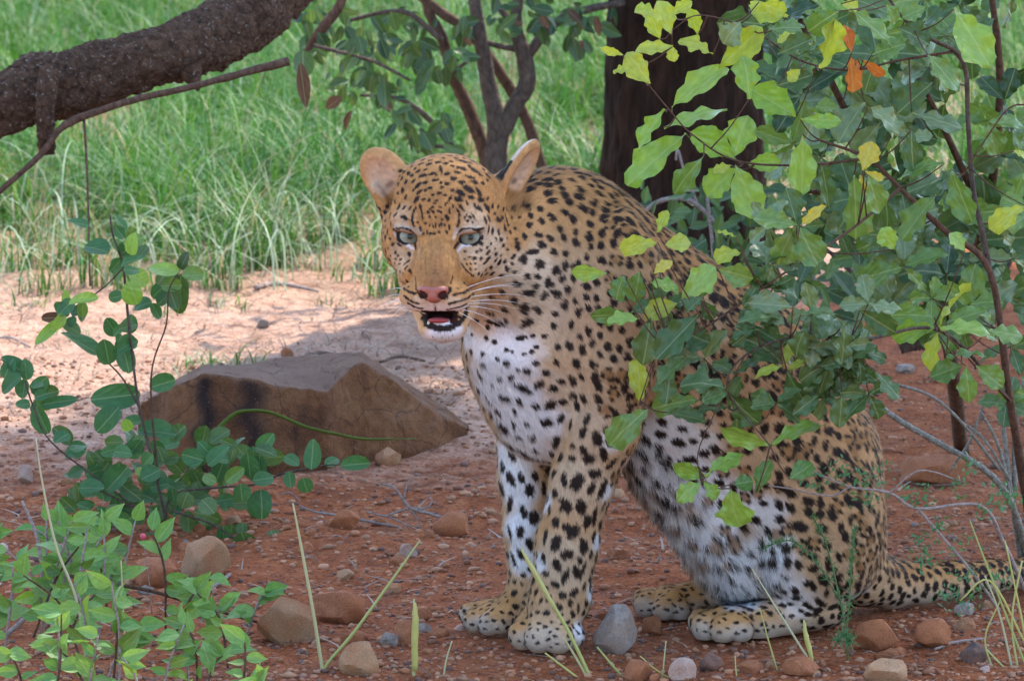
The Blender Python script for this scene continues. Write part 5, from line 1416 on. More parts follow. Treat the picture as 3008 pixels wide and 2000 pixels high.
bl([(385, 600, 240, 805, 110, 'bright'), (500, 735, 190, 985, 150, 'bright'), (375, 700, 690, 600, 110, 'bright'), (420, 590, 690, 380, 130, 'bright'), (770, 870, 545, 740, 140, 'bright'), (765, 862, 815, 655, 140, 'bright'), (770, 905, 890, 1175, 170, 'bright'),
    (1105, 640, 880, 500, 150, 'bright'), (1140, 740, 1142, 1045, 150, 'bright'), (1125, 655, 1335, 660, 75, 'bright'), (845, 545, 830, 325, 130, 'bright'), (680, 370, 895, 170, 140, 'lime'), (1240, 378, 1315, 128, 130, 'lime'), (300, 460, 185, 300, 115, 'lime'), (150, 300, 50, 270, 42, 'lime'),
    (215, 380, 108, 402, 48, 'lime'), (425, 255, 240, 275, 75, 'lime'), (420, 250, 430, 332, 60, 'lime'), (355, 215, 300, 85, 85, 'lime'), (340, 70, 228, 60, 90, 'lime'), (412, 185, 350, 20, 110, 'lime'), (410, 82, 515, 8, 55, 'lime'), (562, 190, 520, 60, 72, 'lime'), (645, 300, 500, 200, 75, 'lime'),
    (838, 905, 1002, 885, 90, 'bright'), (775, 925, 620, 1065, 130, 'bright'), (745, 910, 660, 945, 60, 'lime'), (595, 860, 428, 1042, 95, 'mid'), (1975, 50, 2165, 335, 210, 'bright'), (1470, 938, 1512, 788, 110, 'yellow'), (1460, 960, 1452, 1130, 72, 'yellow'), (1480, 940, 1582, 980, 42, 'yellow'),
    (1125, 1240, 1247, 1138, 62, 'yellow'), (1100, 1240, 1000, 1440, 130, 'mid'), (1122, 1250, 1212, 1445, 150, 'mid'), (1110, 1240, 890, 1200, 110, 'mid'), (1105, 1230, 1060, 1050, 110, 'dark'), (2362, 1130, 2180, 1240, 90, 'lime'), (2300, 828, 2375, 862, 40, 'lime'),
    (1350, 600, 1228, 588, 75, 'mid'), (1480, 560, 1340, 762, 150, 'grey'), (1500, 590, 1672, 712, 120, 'grey'), (1740, 620, 2002, 690, 100, 'grey'), (1400, 50, 1622, 222, 130, 'mid'), (1520, 300, 1682, 240, 130, 'mid'), (1880, 1070, 1690, 1292, 130, 'mid'), (1640, 715, 1642, 932, 100, 'mid'),
    (1740, 715, 1742, 925, 90, 'dark'), (1240, 890, 1292, 1122, 100, 'dark'), (1420, 960, 1442, 1285, 130, 'mid'), (1500, 960, 1562, 1162, 110, 'mid'), (1000, 300, 1182, 218, 100, 'dark'), (1860, 450, 1678, 602, 130, 'dark'), (1660, 150, 1832, 232, 130, 'dark'), (1830, 300, 1992, 480, 130, 'mid'),
    (1410, 290, 1372, 148, 62, 'orange'), (1400, 310, 1422, 492, 72, 'orange'), (1440, 320, 1452, 462, 52, 'orange'), (1470, 330, 1582, 412, 52, 'orange'), (340, 1280, 392, 1168, 60, 'lime'), (340, 1332, 148, 1355, 82, 'lime'), (380, 1348, 512, 1338, 86, 'lime'), (800, 1388, 660, 1405, 72, 'lime'),
    (772, 1302, 680, 1270, 26, 'lime'), (1645, 1370, 1580, 1268, 100, 'bright'), (2032, 1382, 1958, 1290, 82, 'bright'), (1920, 900, 1700, 950, 110, 'mid'), (1960, 930, 2060, 1200, 120, 'mid'), (1130, 380, 1070, 440, 60, 'lime'), (1000, 470, 1180, 420, 110, 'dark'), (1060, 90, 880, 60, 90, 'lime'), (1000, 240, 1080, 170, 70, 'lime'),
    (900, 10, 1040, 70, 80, 'lime'), (860, 80, 900, 10, 90, 'lime'), (800, 120, 700, 220, 120, 'grey'), (950, 160, 1130, 140, 120, 'mid'), (1340, 60, 1180, 160, 120, 'mid'), (1350, 20, 1440, 40, 60, 'lime'), (1600, 20, 1660, 120, 90, 'mid'), (1820, 40, 1700, 90, 100, 'mid')], k5, 5.508)
bl([(230, 350, 62, 340, 72, 'bright'), (320, 360, 270, 472, 120, 'mid'), (400, 340, 370, 485, 100, 'mid'), (470, 352, 555, 288, 62, 'yellow'), (610, 482, 775, 345, 110, 'bright'), (450, 400, 585, 430, 92, 'bright'), (592, 502, 438, 565, 92, 'lime'), (400, 582, 248, 602, 72, 'bright'), (382, 570, 165, 560, 72, 'mid'),
    (400, 1012, 390, 808, 78, 'lime'), (1130, 832, 1172, 708, 46, 'lime'), (1130, 822, 998, 872, 52, 'lime'), (1150, 842, 1232, 798, 42, 'lime'), (1440, 600, 1442, 802, 110, 'dark'), (1520, 540, 1692, 642, 92, 'dark'), (1220, 560, 1402, 540, 82, 'dark'), (1180, 522, 968, 500, 100, 'grey'), (850, 940, 638, 880, 112, 'dark'),
    (850, 960, 992, 1122, 112, 'dark'), (702, 992, 478, 1022, 84, 'mid'), (850, 952, 728, 1002, 92, 'dark'), (442, 1040, 248, 1202, 112, 'mid'), (540, 1060, 722, 1092, 82, 'dark'), (1150, 852, 1262, 1052, 122, 'dark'), (1430, 852, 1308, 972, 92, 'dark'), (1430, 962, 1420, 1122, 92, 'dark'), (1420, 802, 1218, 862, 92, 'dark'),
    (1130, 812, 988, 680, 122, 'dark'), (1602, 852, 1722, 972, 92, 'dark'), (1520, 802, 1532, 912, 70, 'dark'), (1062, 1222, 836, 1160, 102, 'bright'), (1072, 1222, 1312, 1108, 102, 'bright'), (742, 1392, 588, 1330, 72, 'bright'), (752, 1352, 902, 1278, 82, 'bright'), (1920, 622, 2055, 408, 112, 'lime'), (1912, 622, 1708, 652, 82, 'bright'),
    (1930, 632, 2176, 642, 104, 'bright'), (1922, 652, 1878, 832, 92, 'lime'), (1902, 572, 1688, 548, 102, 'mid'), (1962, 602, 2142, 538, 92, 'mid'), (2172, 642, 2342, 662, 102, 'mid'), (2042, 822, 1898, 872, 112, 'mid'), (2062, 822, 2082, 992, 82, 'mid'), (2112, 822, 2242, 922, 102, 'mid'), (1962, 782, 2152, 740, 92, 'mid'),
    (700, 560, 500, 765, 140, 'dark'), (450, 575, 425, 800, 110, 'dark'), (600, 640, 740, 700, 120, 'dark'), (640, 780, 500, 900, 110, 'dark'), (560, 820, 540, 1000, 110, 'dark'), (800, 330, 960, 370, 100, 'mid'), (720, 470, 640, 540, 100, 'dark'), (900, 600, 1050, 560, 90, 'dark'), (1000, 640, 860, 690, 90, 'dark'), (1240, 640, 1180, 760, 90, 'dark')], k6, 5.103)
bl([(545, 530, 408, 468, 62, 'bright'), (540, 545, 422, 622, 82, 'bright'), (560, 520, 726, 398, 82, 'bright'), (550, 545, 622, 622, 62, 'bright'), (692, 580, 712, 772, 150, 'bright'), (702, 560, 796, 540, 92, 'mid'), (822, 602, 882, 448, 82, 'mid'), (992, 532, 1102, 458, 92, 'mid')], k4, 5.118)
# branches of the bush
B = [[(1042, 612, 11, 0.33), (1030, 520, 10, 0.25), (1010, 400, 8, 0.1), (990, 272, 7, 0.02), (950, 235, 6.5, 0.0), (925, 212, 6, -0.02), (900, 188, 5, -0.03), (868, 158, 4, -0.05), (820, 140, 2.5, -0.06)],
     [(990, 272, 6, 0.02), (982, 230, 6, 0.04), (973, 189, 5.5, 0.05), (968, 120, 5, 0.05), (966, 73, 5, 0.04), (955, 51, 4.5, 0.03), (933, 40, 4, 0.0), (905, 20, 3, -0.02), (880, -15, 3, 0.0)],
     [(868, 158, 3, -0.05), (800, 165, 2.4, -0.07), (735, 160, 2, -0.08), (692, 134, 1.6, -0.08), (668, 108, 1.4, -0.08), (645, 80, 1.1, -0.08), (625, 55, 0.8, -0.08)],
     [(900, 188, 3.5, -0.04), (850, 230, 3, -0.15), (800, 262, 2.5, -0.27), (745, 300, 2.2, -0.31), (700, 330, 2, -0.33), (660, 350, 1.6, -0.33), (640, 400, 1.3, -0.33)],
     [(1010, 400, 5, 0.1), (940, 330, 3.5, -0.1), (860, 340, 3, -0.26), (800, 335, 2.5, -0.31), (745, 355, 2, -0.33), (728, 390, 1.8, -0.33), (770, 445, 1.4, -0.33)],
     [(1010, 400, 3, 0.08), (975, 365, 2, -0.05), (938, 326, 1.6, -0.14), (936, 330, 1.2, -0.14)],
     [(955, 51, 3, 0.03), (900, 60, 2.5, 0.0), (850, 70, 2.2, -0.02), (800, 60, 2, -0.02), (752, 30, 1.6, -0.03), (700, 15, 1.4, -0.04), (672, 30, 1, -0.05)],
     [(1045, 110, 2, 0.0), (1012, 106, 1.8, 0.0), (985, 140, 1.6, 0.0), (960, 180, 1.4, 0.0)], [(745, 355, 1.6, -0.33), (700, 445, 1.2, -0.33), (702, 480, 1, -0.33)]]
bpts = []; bro = []
for k, rows in enumerate(B):
    pth = ppath(rows, 0, 6); bpts += [q[:3] for q in pth]
    pth[:, 3] *= 0.5
    bro.append((link('branch', tubes_mesh('branch', [pth], 8, 0.05, k), M_STEM if k in (1, 4) else M_BROWN, bush), len(pth)))
bpts = np.array(bpts); bown = sum([[o] * n for o, n in bro], [])
# darker whorls filling the bush
def in_frame_fill():
    pts = []
    for x0, x1, y0, y1, n, y_near in [(700, 1030, -10, 120, 2, 0), (770, 1030, 110, 250, 2, 0), (860, 1035, 230, 330, 4, 0), (660, 870, 285, 415, 25, 1), (960, 1035, 320, 420, 4, 0), (740, 850, 225, 290, 5, 1)]:
        for _ in range(n): pts.append((rngP.uniform(x0, x1), rngP.uniform(y0, y1), y_near))
    return pts
for x, y, near in in_frame_fill():
    Y_ = -0.30 + rngP.uniform(-0.02, 0.04) if near else rngP.uniform(0.05, 0.45)
    n = int(rngP.integers(3, 6)); a0 = rngP.uniform(0, 6.28)
    mt = rngP.choice(['dark', 'dark', 'mid', 'grey'] if not near else ['dark', 'dark', 'grey'])
    for k in range(n):
        a_ = a0 + k * 6.283 / n + rngP.normal(0, 0.25); L = rngP.uniform(24, 36)
        px_leaf(bush, x, y, x + math.cos(a_) * L, y + math.sin(a_) * L * 0.9, L * rngP.uniform(0.5, 0.62), Y_, 'wavy', mt, rngP.uniform(-0.04, 0.04))
    ends.append(P(x, y, Y_))
for e in ends:      # a thin twig from each whorl to the nearest branch
    d = ((bpts - e) ** 2).sum(1); j = int(np.argmin(d + np.where(d < 0.0004, 1, 0))); q = bpts[j]
    if d[j] < 1e-5 or d[j] > 0.09: continue
    m_ = 0.5 * (e + q) + np.array([0, 0, -0.006])
    link('twig', tubes_mesh('twig', [smooth_path([(*q, 0.0016), (*m_, 0.0013), (*e, 0.0010)], 3)], 5), M_BROWN, bown[j])
back_bush = empty('bush', G(960, 446))
tag(back_bush, 'dense dark green bush filling the space between the trunk and the wavy-leaved bush', 'bush')
for x0, x1, y0, y1, n_w, in [(745, 1035, -20, 110, 28), (770, 1035, 100, 230, 28), (820, 1035, 205, 310, 24)]:
    for _ in range(n_w):
        x, y = rngP.uniform(x0, x1), rngP.uniform(y0, y1); Y_ = rngP.uniform(0.55, 1.3); a0 = rngP.uniform(0, 6.28); mt = rngP.choice(['dark', 'dark', 'mid', 'grey', 'shade'])
        for k in range(3 + int(rngP.random() < 0.7)):
            a_ = a0 + k * 1.8 + rngP.normal(0, 0.3); L = rngP.uniform(34, 52)
            px_leaf(back_bush, x, y, x + math.cos(a_) * L, y + math.sin(a_) * L * 0.9, L * rngP.uniform(0.45, 0.6), Y_, 'wavy', mt, rngP.uniform(-0.05, 0.05))
for k, rows in enumerate([[(962, 452, 8, 2.0), (945, 330, 7, 1.5), (900, 230, 6, 1.2), (850, 120, 4, 1.0), (800, 20, 3, 0.9)], [(945, 330, 6, 1.5), (985, 220, 5, 1.2), (1000, 90, 4, 1.0), (990, -20, 3, 0.9)], [(900, 230, 4, 1.2), (870, 200, 3, 1.1), (800, 190, 2, 0.9)], [(985, 220, 4, 1.2), (940, 120, 3, 1.0), (900, 40, 2, 0.9)]]):
    link('branch', tubes_mesh('branch', [ppath(rows, 1.0, 6)], 8, 0.05, k), M_BROWN, back_bush)
print('bush', round(time.time() - T0, 1))

shade_bush = empty('bush', G(905, 352))
tag(shade_bush, 'low dark bush in the shade between the haunch and the trunk', 'bush')
for _ in range(190):
    x, y = rngP.uniform(790, 1035), rngP.uniform(205, 325)
    if y > 290 and rngP.random() < 0.5: continue
    a_ = rngP.uniform(0, 6.28); L = rngP.uniform(20, 34)
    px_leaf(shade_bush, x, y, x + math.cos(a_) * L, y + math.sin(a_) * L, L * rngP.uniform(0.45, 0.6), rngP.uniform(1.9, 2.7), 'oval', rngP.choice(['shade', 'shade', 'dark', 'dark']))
for k in range(7):
    link('stem', tubes_mesh('stem', [ppath([(905 + 4 * k, 352 - k, 4), (880 + 18 * k, 300, 3), (800 + 38 * k, 225, 1.6)], 2.6, 5)], 6, 0.05, k), M_STEM, shade_bush)

# ================================================================== low dark undergrowth at the foot of the tree
ug = empty('undergrowth', G(740, 268))
tag(ug, 'tangle of dark leaves and twigs in the shade at the foot of the trunk', 'undergrowth')
for _ in range(260):
    x, y = rngP.uniform(640, 900), rngP.uniform(185, 290)
    a_ = rngP.uniform(0, 6.28); L = rngP.uniform(12, 24)
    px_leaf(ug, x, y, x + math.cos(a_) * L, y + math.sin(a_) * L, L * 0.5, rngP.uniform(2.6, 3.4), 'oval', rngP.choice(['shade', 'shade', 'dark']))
for rows in ([(640, 215, 2.4), (655, 203, 2.4), (672, 198, 2.6), (690, 200, 2.6), (708, 214, 2.2), (720, 230, 2)], [(676, 160, 1.5), (678, 150, 1.5), (684, 170, 1.5), (700, 210, 1.5)], [(760, 200, 3), (790, 235, 3), (820, 290, 3)], [(705, 180, 2), (712, 240, 2), (716, 300, 2)]):
    link('twig', tubes_mesh('twig', [ppath(rows, 3.0, 5)], 6, 0.08), M_TWIG, ug)

# ================================================================== round-leaved plant by the boulder
k7 = lambda x, y: (x * 0.20203, 204.3 + y * 0.20203)
k8 = lambda x, y: (x * 0.20203, 442.6 + y * 0.20203)
sap = empty('sapling', G(165, 528))
tag(sap, 'young plant with round blue-green leaves in front of the big boulder', 'plant')
YS = float(G(165, 528)[1])
def rl(rows, conv, sc=4.95):
    for r in rows:
        bx, by, tx, ty, w = r[:5]
        (x0, y0), (x1, y1) = conv(bx, by), conv(tx, ty)
        px_leaf(sap, x0, y0, x1, y1, w / sc, YS + rngP.uniform(-0.08, 0.08), 'round', r[5] if len(r) > 5 else 'round', rngP.uniform(-0.02, 0.02))
rl([(440, 105, 335, 80, 72), (540, 240, 420, 190, 110), (570, 110, 612, 165, 60), (600, 300, 545, 290, 70), (600, 300, 700, 250, 90), (610, 240, 640, 200, 80), (650, 250, 670, 140, 80, 'bright'), (680, 270, 730, 200, 60, 'dark'), (630, 380, 690, 490, 105, 'bright'), (640, 330, 720, 400, 90, 'bright'), (600, 330, 560, 380, 70), (610, 450, 540, 465, 60), (610, 320, 690, 330, 60),
    (890, 330, 740, 310, 75, 'bright'), (895, 340, 890, 550, 95, 'dark'), (900, 350, 1005, 352, 78, 'mid'), (890, 320, 935, 235, 60, 'shade'), (880, 330, 800, 420, 70, 'shade'), (325, 500, 315, 420, 70, 'bright'), (340, 495, 485, 455, 50, 'bright'), (330, 560, 205, 560, 50, 'brown'), (300, 570, 175, 690, 60, 'bright'), (350, 540, 405, 520, 60, 'shade'), (320, 540, 260, 620, 60, 'bright'),
    (490, 740, 305, 630, 132), (540, 790, 515, 665, 100), (640, 835, 600, 650, 105), (560, 740, 682, 660, 60), (130, 840, 10, 755, 95), (110, 850, 0, 920, 85), (110, 960, 130, 865, 80), (160, 910, 205, 865, 52), (150, 985, 78, 990, 60), (170, 955, 245, 930, 58), (180, 1000, 230, 1135, 92), (200, 990, 385, 962, 60), (20, 860, 60, 760, 80),
    (695, 935, 450, 965, 132), (740, 905, 868, 865, 92), (590, 1000, 480, 1125, 105), (680, 1125, 860, 1110, 102), (600, 1090, 705, 1065, 80), (620, 1010, 560, 900, 100), (640, 1120, 620, 1060, 60, 'bright'), (340, 1130, 270, 1175, 90), (340, 1200, 425, 1215, 80), (560, 1230, 640, 1240, 85)], k7)
rl([(1030, 110, 1132, 15, 100), (1118, 195, 1205, 122, 72, 'mid'), (1070, 195, 1005, 160, 60, 'mid'), (960, 130, 862, 185, 90), (1005, 85, 900, 55, 90), (1280, 205, 1292, 58, 102), (1250, 185, 1352, 170, 80), (1408, 65, 1478, 112, 80), (1540, 130, 1552, -20, 102), (1685, 112, 1830, 95, 72), (1610, 112, 1675, 68, 62), (1430, 140, 1440, 220, 62), (1500, 170, 1522, 245, 82), (1190, 200, 1200, 285, 92), (1290, 228, 1302, 372, 122),
    (850, 220, 862, 295, 62), (680, 160, 705, 120, 50, 'bright'), (528, 232, 642, 118, 112), (390, 222, 515, 220, 92), (565, 42, 655, 52, 80), (420, 155, 505, 130, 80), (345, 32, 425, 15, 80), (645, 340, 585, 285, 92), (478, 345, 545, 375, 82), (590, 395, 660, 365, 92), (450, 330, 380, 300, 80), (700, 250, 770, 285, 92), (930, 240, 900, 320, 90, 'dark'), (1000, 280, 1060, 340, 100, 'dark'), (1195, 440, 1235, 548, 130, 'dark'),
    (1340, 430, 1370, 500, 82, 'dark'), (1380, 515, 1410, 570, 72, 'dark'), (740, 220, 830, 200, 90), (700, 180, 790, 130, 95), (960, 340, 1090, 370, 90, 'dark'), (760, 60, 700, 110, 80), (640, 60, 690, -10, 80)], k8)
for _ in range(150):
    x, y = rngP.uniform(62, 262), rngP.uniform(440, 545); a_ = rngP.uniform(0, 6.28); L = rngP.uniform(17, 25)
    px_leaf(sap, x, y, x + math.cos(a_) * L, y + math.sin(a_) * L, L * rngP.uniform(0.65, 0.8), YS + rngP.uniform(0.0, 0.2), 'round', rngP.choice(['round', 'dark', 'dark']))
for cx_, cy_, sp_ in [(122, 250, 14), (165, 290, 14), (70, 318, 12), (118, 330, 10), (35, 395, 14)]:
    for _ in range(7):
        x, y = cx_ + rngP.normal(0, sp_ * .6), cy_ + rngP.normal(0, sp_ * .7); a_ = rngP.uniform(0, 6.28); L = rngP.uniform(14, 22)
        px_leaf(sap, x, y, x + math.cos(a_) * L, y + math.sin(a_) * L, L * rngP.uniform(0.6, 0.8), YS + rngP.uniform(0.0, 0.12), 'round', rngP.choice(['round', 'dark', 'mid', 'round']))
for k, rows in enumerate([[(168, 530, 2.4), (155, 470, 2.0), (139, 404, 1.8), (129, 325, 2.1), (123, 265, 1.8), (113, 235, 1.5), (110, 214, 1.2)], [(158, 480, 2), (151, 378, 1.4), (166, 325, 1.2), (169, 290, 1.1), (180, 270, 1)], [(141, 410, 1.6), (124, 380, 1.4), (109, 363, 1.2), (95, 350, 1)],
                          [(165, 528, 1.6), (100, 480, 1.4), (50, 440, 1.2), (33, 405, 1.4), (25, 380, 1.1)], [(165, 528, 2.0), (172, 495, 1.8), (216, 487, 1.6), (254, 484, 1.5), (283, 473, 1.6), (323, 465, 1.2), (345, 464, 0.9)], [(168, 528, 2), (120, 500, 1.6), (80, 480, 1.2)], [(123, 268, 1.2), (100, 290, 1), (65, 312, 0.9)], [(172, 510, 2), (215, 525, 1.5), (245, 545, 1.2), (280, 555, 1)]]):
    link('stem', tubes_mesh('stem', [ppath([(x, y, r * 0.7) for x, y, r in rows], YS, 6)], 7, 0.04), M_BROWN if k in (1, 6) else M_STEM, sap)

# ================================================================== pale herb with pointed leaves at the near edge
herb = empty('herb', G(100, 690))
tag(herb, 'low sprawling herb with pointed pale green leaves growing beside the tan stones', 'herb')
for k in range(42):
    if k < 31: x0, y0 = rngP.uniform(-10, 250), rngP.uniform(600, 720)
    else: x0, y0 = rngP.uniform(-10, 130), rngP.uniform(560, 620)
    g = G(x0, min(y0 + 30, 740)); Y0 = g[1]
    ang = rngP.uniform(-2.6, -0.5); Ls = rngP.uniform(50, 100)
    if x0 > 180: Ls *= 0.6
    top = (max(min(x0 + math.cos(ang) * Ls * 0.8, 270), -20), max(y0 + math.sin(ang) * Ls, 520 if x0 < 170 else 590))
    rows = [(x0, y0 + 30, 1.2), (x0 * .6 + top[0] * .4 + 4, y0 * .55 + top[1] * .45, 1.4), (top[0], top[1], 0.9)]
    pth = ppath(rows, Y0, 6)
    link('stem', tubes_mesh('stem', [pth], 5), rngP.choice([M_TWIG, M_BROWN]), herb)
    for i_ in range(7):
        t = 0.2 + 0.8 * i_ / 6; q = pth[int(t * (len(pth) - 1)), :3]
        a_ = rngP.uniform(-3.6, 0.5); L = rngP.uniform(20, 36) * S(Y0)
        d = nrm([math.cos(a_), rngP.uniform(-0.6, 0.3), -math.sin(a_) * 0.6 + 0.1])
        put_leaf(herb, q, q + d * L * 0.9, L * rngP.uniform(0.4, 0.55), 'lance', rngP.choice(['herb', 'herb', 'herb', 'mid', 'bright' if rngP.random() < .3 else 'herb']))
link('twig', tubes_mesh('twig', [ppath([(70, 575, 2), (150, 590, 2), (200, 605, 1.8), (260, 622, 1.4)], 0.05, 5)], 6, 0.05), M_BROWN, herb)
link('twig', tubes_mesh('twig', [ppath([(0, 640, 3), (30, 612, 2.6), (42, 590, 2.2), (38, 540, 2), (22, 500, 1.4)], 0.1, 5)], 6, 0.05), M_TWIG, herb)
for q in ((143, 536), (12, 586)):       # two small pink buds
    pb = P(q[0], q[1], 0.2)
    me = rock_mesh('bud', 5, (0.011, 0.009, 0.013), 0, 2); link('bud', me, bud_mat if 'bud_mat' in globals() else globals().setdefault('bud_mat', simple_mat('pink_bud', (0.6, 0.08, 0.12), 0.5)), herb).location = Vector(pb)
    link('stem', tubes_mesh('stem', [smooth_path([(*pb, 0.001), (pb[0] + 0.01, pb[1], pb[2] - 0.08, 0.001), (pb[0] + 0.015, pb[1], 0.0, 0.0014)], 4)], 5), M_TWIG, herb)

# ================================================================== single grass stalks near the camera
m_stalk, nt, N_, L_, bs = new_mat('grass_stalk')
oi = N_.new('ShaderNodeObjectInfo'); c = ramp(N_, L_, oi.outputs['Random'], [(0.0, (0.30, 0.32, 0.09)), (0.6, (0.42, 0.38, 0.10)), (1.0, (0.38, 0.36, 0.22))])
L_.new(c.outputs[0], bs.inputs['Base Color']); bs.inputs['Roughness'].default_value = 0.5
def stalk(rows, label, Y=-0.30, ear_=None, group=None):
    g = G(rows[-1][0], 700); rows = list(rows)
    st_ = empty('grass_stalk', (P(rows[-1][0], rows[-1][1], Y)[0], Y, 0))
    tag(st_, label, 'grass', group)
    last = P(rows[-1][0], rows[-1][1], Y)
    pth = [(*P(x, y, Y), r * S(Y)) for x, y, r in rows]
    prev = np.array(pth[-2][:3]); d = last - prev
    if last[2] > 0.002:
        d = d / abs(d[2]) if abs(d[2]) > 1e-6 else np.array([0, 0, -1.0])
        pth.append((*(last + np.array([np.clip(d[0], -.6, .6), 0, -1.0]) * (last[2] + 0.01)), rows[-1][2] * S(Y)))
    link('stem', tubes_mesh('stem', [smooth_path(pth, 5)], 6), m_stalk, st_)
    if ear_: link('seed_head', tubes_mesh('seed_head', [ppath(ear_, Y, 5)], 8, 0.12, 3), m_stalk, st_)
stalk([(293, 503, 0.9), (302, 550, 1.6), (313, 610, 1.9), (321, 660, 2.1), (325, 681, 2.2)], 'tall straight yellow-green stalk leaning across the flat-faced tan stone')
stalk([(420, 539.6, 0.8), (395, 575, 1.4), (355, 630, 1.7), (328, 662, 1.8), (318, 681, 1.9)], 'slanting yellow-green stalk crossing behind the tall straight one')
stalk([(414, 598, 1), (414, 640, 1.8), (413.5, 681, 2.2)], 'short upright stalk with a thick yellow seed head', ear_=[(415, 602, 1.5), (415.5, 618, 3.2), (415, 640, 3.6), (414.5, 670, 2.8)])
stalk([(121, 560, 0.7), (123, 600, 0.9), (125, 640, 1.1), (127, 681, 1.2)], 'thin pale stalk rising out of the sprawling herb')
stalk([(36, 438, 0.6), (42, 480, 1.1), (56, 545, 1.3), (75, 594, 1.4), (84, 640, 1.5), (87, 681, 1.6)], 'tall thin grass stalk passing in front of the round-leaved plant')
stalk([(521, 547, 1.2), (545, 590, 1.9), (568, 630, 2.0), (585, 665, 2.0), (592, 681, 2.0)], 'yellow stalk leaning across the near foreleg', ear_=[(522, 549, 1.2), (532, 567, 2.6), (545, 590, 2.6), (556, 610, 1.8)])
stalk([(564, 637, 1), (575, 655, 1.4), (587, 676, 1.5)], 'short pale stalk crossing the toes of the near fore paw')
stalk([(545, 652, 0.9), (562, 665, 1.2), (582, 680, 1.3)], 'thin yellowish stalk lying below the near fore paw')
stalk([(597, 646, 0.9), (612, 664, 1.3), (627, 681, 1.4)], 'pale straw stalk in front of the speckled grey stone')
stalk([(752, 568, 0.6), (775, 605, 1.0), (800, 645, 1.3), (812, 664, 1.4), (816, 681, 1.5)], 'long thin stalk leaning in front of the near hind foot', ear_=[(804, 619, 1), (806, 635, 2.4), (810, 650, 2.4), (812, 662, 1.5)])
stalk([(760, 608, 0.6), (770, 645, 0.9), (781, 681, 1.0)], 'fine pale stalk standing in front of the near hind paw')
stalk([(452, 640, 0.7), (446, 660, 1), (443, 681, 1.1)], 'short bent stalk in front of the far fore paw')
for k, rows in enumerate([[(985, 575, 1), (1000, 615, 1.2), (1015, 681, 1.4)], [(960, 600, .8), (990, 580, 1.2), (1024, 640, 1.3)], [(1022, 560, 1), (1012, 620, 1.2), (1020, 681, 1.4)], [(1005, 540, .8), (1018, 600, 1.2), (1030, 660, 1.4)], [(986, 648, .8), (1005, 668, 1.2), (1020, 684, 1.3)], [(970, 520, .7), (985, 560, 1.1), (1016, 640, 1.4)], [(1000, 600, .8), (985, 640, 1), (1000, 684, 1.2)], [(640, 655, .6), (655, 668, .8), (680, 684, 1)], [(666, 640, .6), (664, 660, .8), (662, 684, 1)], [(735, 655, .6), (736, 670, .8), (738, 684, 1)]]):
    stalk(rows, 'dry straw stalk in the loose clump below the tail' if k < 7 else 'short straw stalk poking up in front of the hind paws', -0.25 if k < 7 else -0.33, group='straw stalks below the tail' if k < 7 else 'straw stalks by the hind paws')
# a long grass blade arching over the boulder
bla = [(206, 456, 1.4), (212, 440, 3.4), (220, 427, 4.2), (236, 414, 3.4), (250, 411, 2.6), (267, 412, 2.6), (287, 419, 2.6), (307, 427.5, 2.6), (340, 435, 2.4), (368, 439.5, 2.2), (416, 438, 0.6)]
pth = ppath(bla, 1.62, 4)
cV = []
for q in pth: cV += [(q[0], q[1] - 0.001, q[2] + q[3]), (q[0], q[1] + 0.012, q[2] - q[3] * 0.6)]
n = len(pth); F = [(2 * i, 2 * i + 2, 2 * i + 3, 2 * i + 1) for i in range(n - 1)]
arch = link('arching_grass', mesh_np('arching_grass', np.array(cV), np.array(F)), LM['mid']); tag(arch, 'single long green grass blade arching over the face of the big boulder', 'grass')
md_ = arch.modifiers.new('thickness', 'SOLIDIFY'); md_.thickness = 0.0012

# ================================================================== twigs, sprigs and litter
tw = empty('dead_twig', G(400, 525)); tag(tw, 'branching bare grey twig lying on the dirt between boulder and forelegs', 'twig')
for rows in ([(299, 505, 1.2), (315, 511, 1.5), (333, 514, 1.8), (365, 520, 1.8), (402, 527, 1.5)], [(380, 483, 1), (390, 485, 1.6), (397, 490, 1.8), (410, 507, 2.2), (430, 513, 2), (452, 520, 1.4)], [(410, 507, 1.6), (395, 512, 1.4), (385, 515, 1.2), (366, 511, 0.9)], [(404, 498, 1.2), (407, 485, 1), (414, 474, 0.8)], [(418, 509, 1.4), (428, 506, 1.2), (432, 500, 1), (428, 494, 0.8)], [(385, 515, 1), (398, 520, 1), (410, 528, 0.8)], [(410, 508, 1.3), (420, 525, 1.1), (405, 540, 0.9), (390, 546, 0.7)], [(300, 500, 1), (290, 492, 1), (280, 494, .8)]):
    gy_ = float(G(390, 522)[1])
    link('twig', tubes_mesh('twig', [ppath([(x, y, r * 0.8) for x, y, r in rows], gy_, 5)], 6, 0.1), M_TWIG, tw)
def stick(rows, label, mat):
    pts = []
    for x, y, r in rows:
        g = G(x, y); pts.append((g[0], g[1], float(ground_z(g[None])[0]) + r * S(g[1]) * 0.9 + 0.003, r * S(g[1])))
    o = link('stick', tubes_mesh('stick', [smooth_path(pts, 5)], 7, 0.1, 2), mat); tag(o, label, 'stick')
stick([(302, 352, 1.6), (307, 348, 1.8), (322, 347, 1.8), (338, 350, 1.2)], 'curved brown stick lying on the sand behind the boulder', M_BROWN)
stick([(380, 358, 1.4), (400, 353, 1.6), (425, 354, 1.2)], 'thin brown stick lying between the boulder and the chest', M_BROWN)
stick([(0, 336, 1.2), (12, 338, 1.4), (30, 343, 1.2)], 'pale straight stick lying on the sand beyond the round-leaved plant', M_TWIG)
stick([(208, 586, 2), (220, 578, 2.4), (230, 568, 1.6)], 'short grey stick lying beside the large rounded brown stone', M_TWIG)
stick([(255, 291, 2.2), (275, 282, 2.4), (300, 286, 2), (318, 288, 1.4)], 'knot of dry brown roots lying where grass meets sand', M_TWIG)
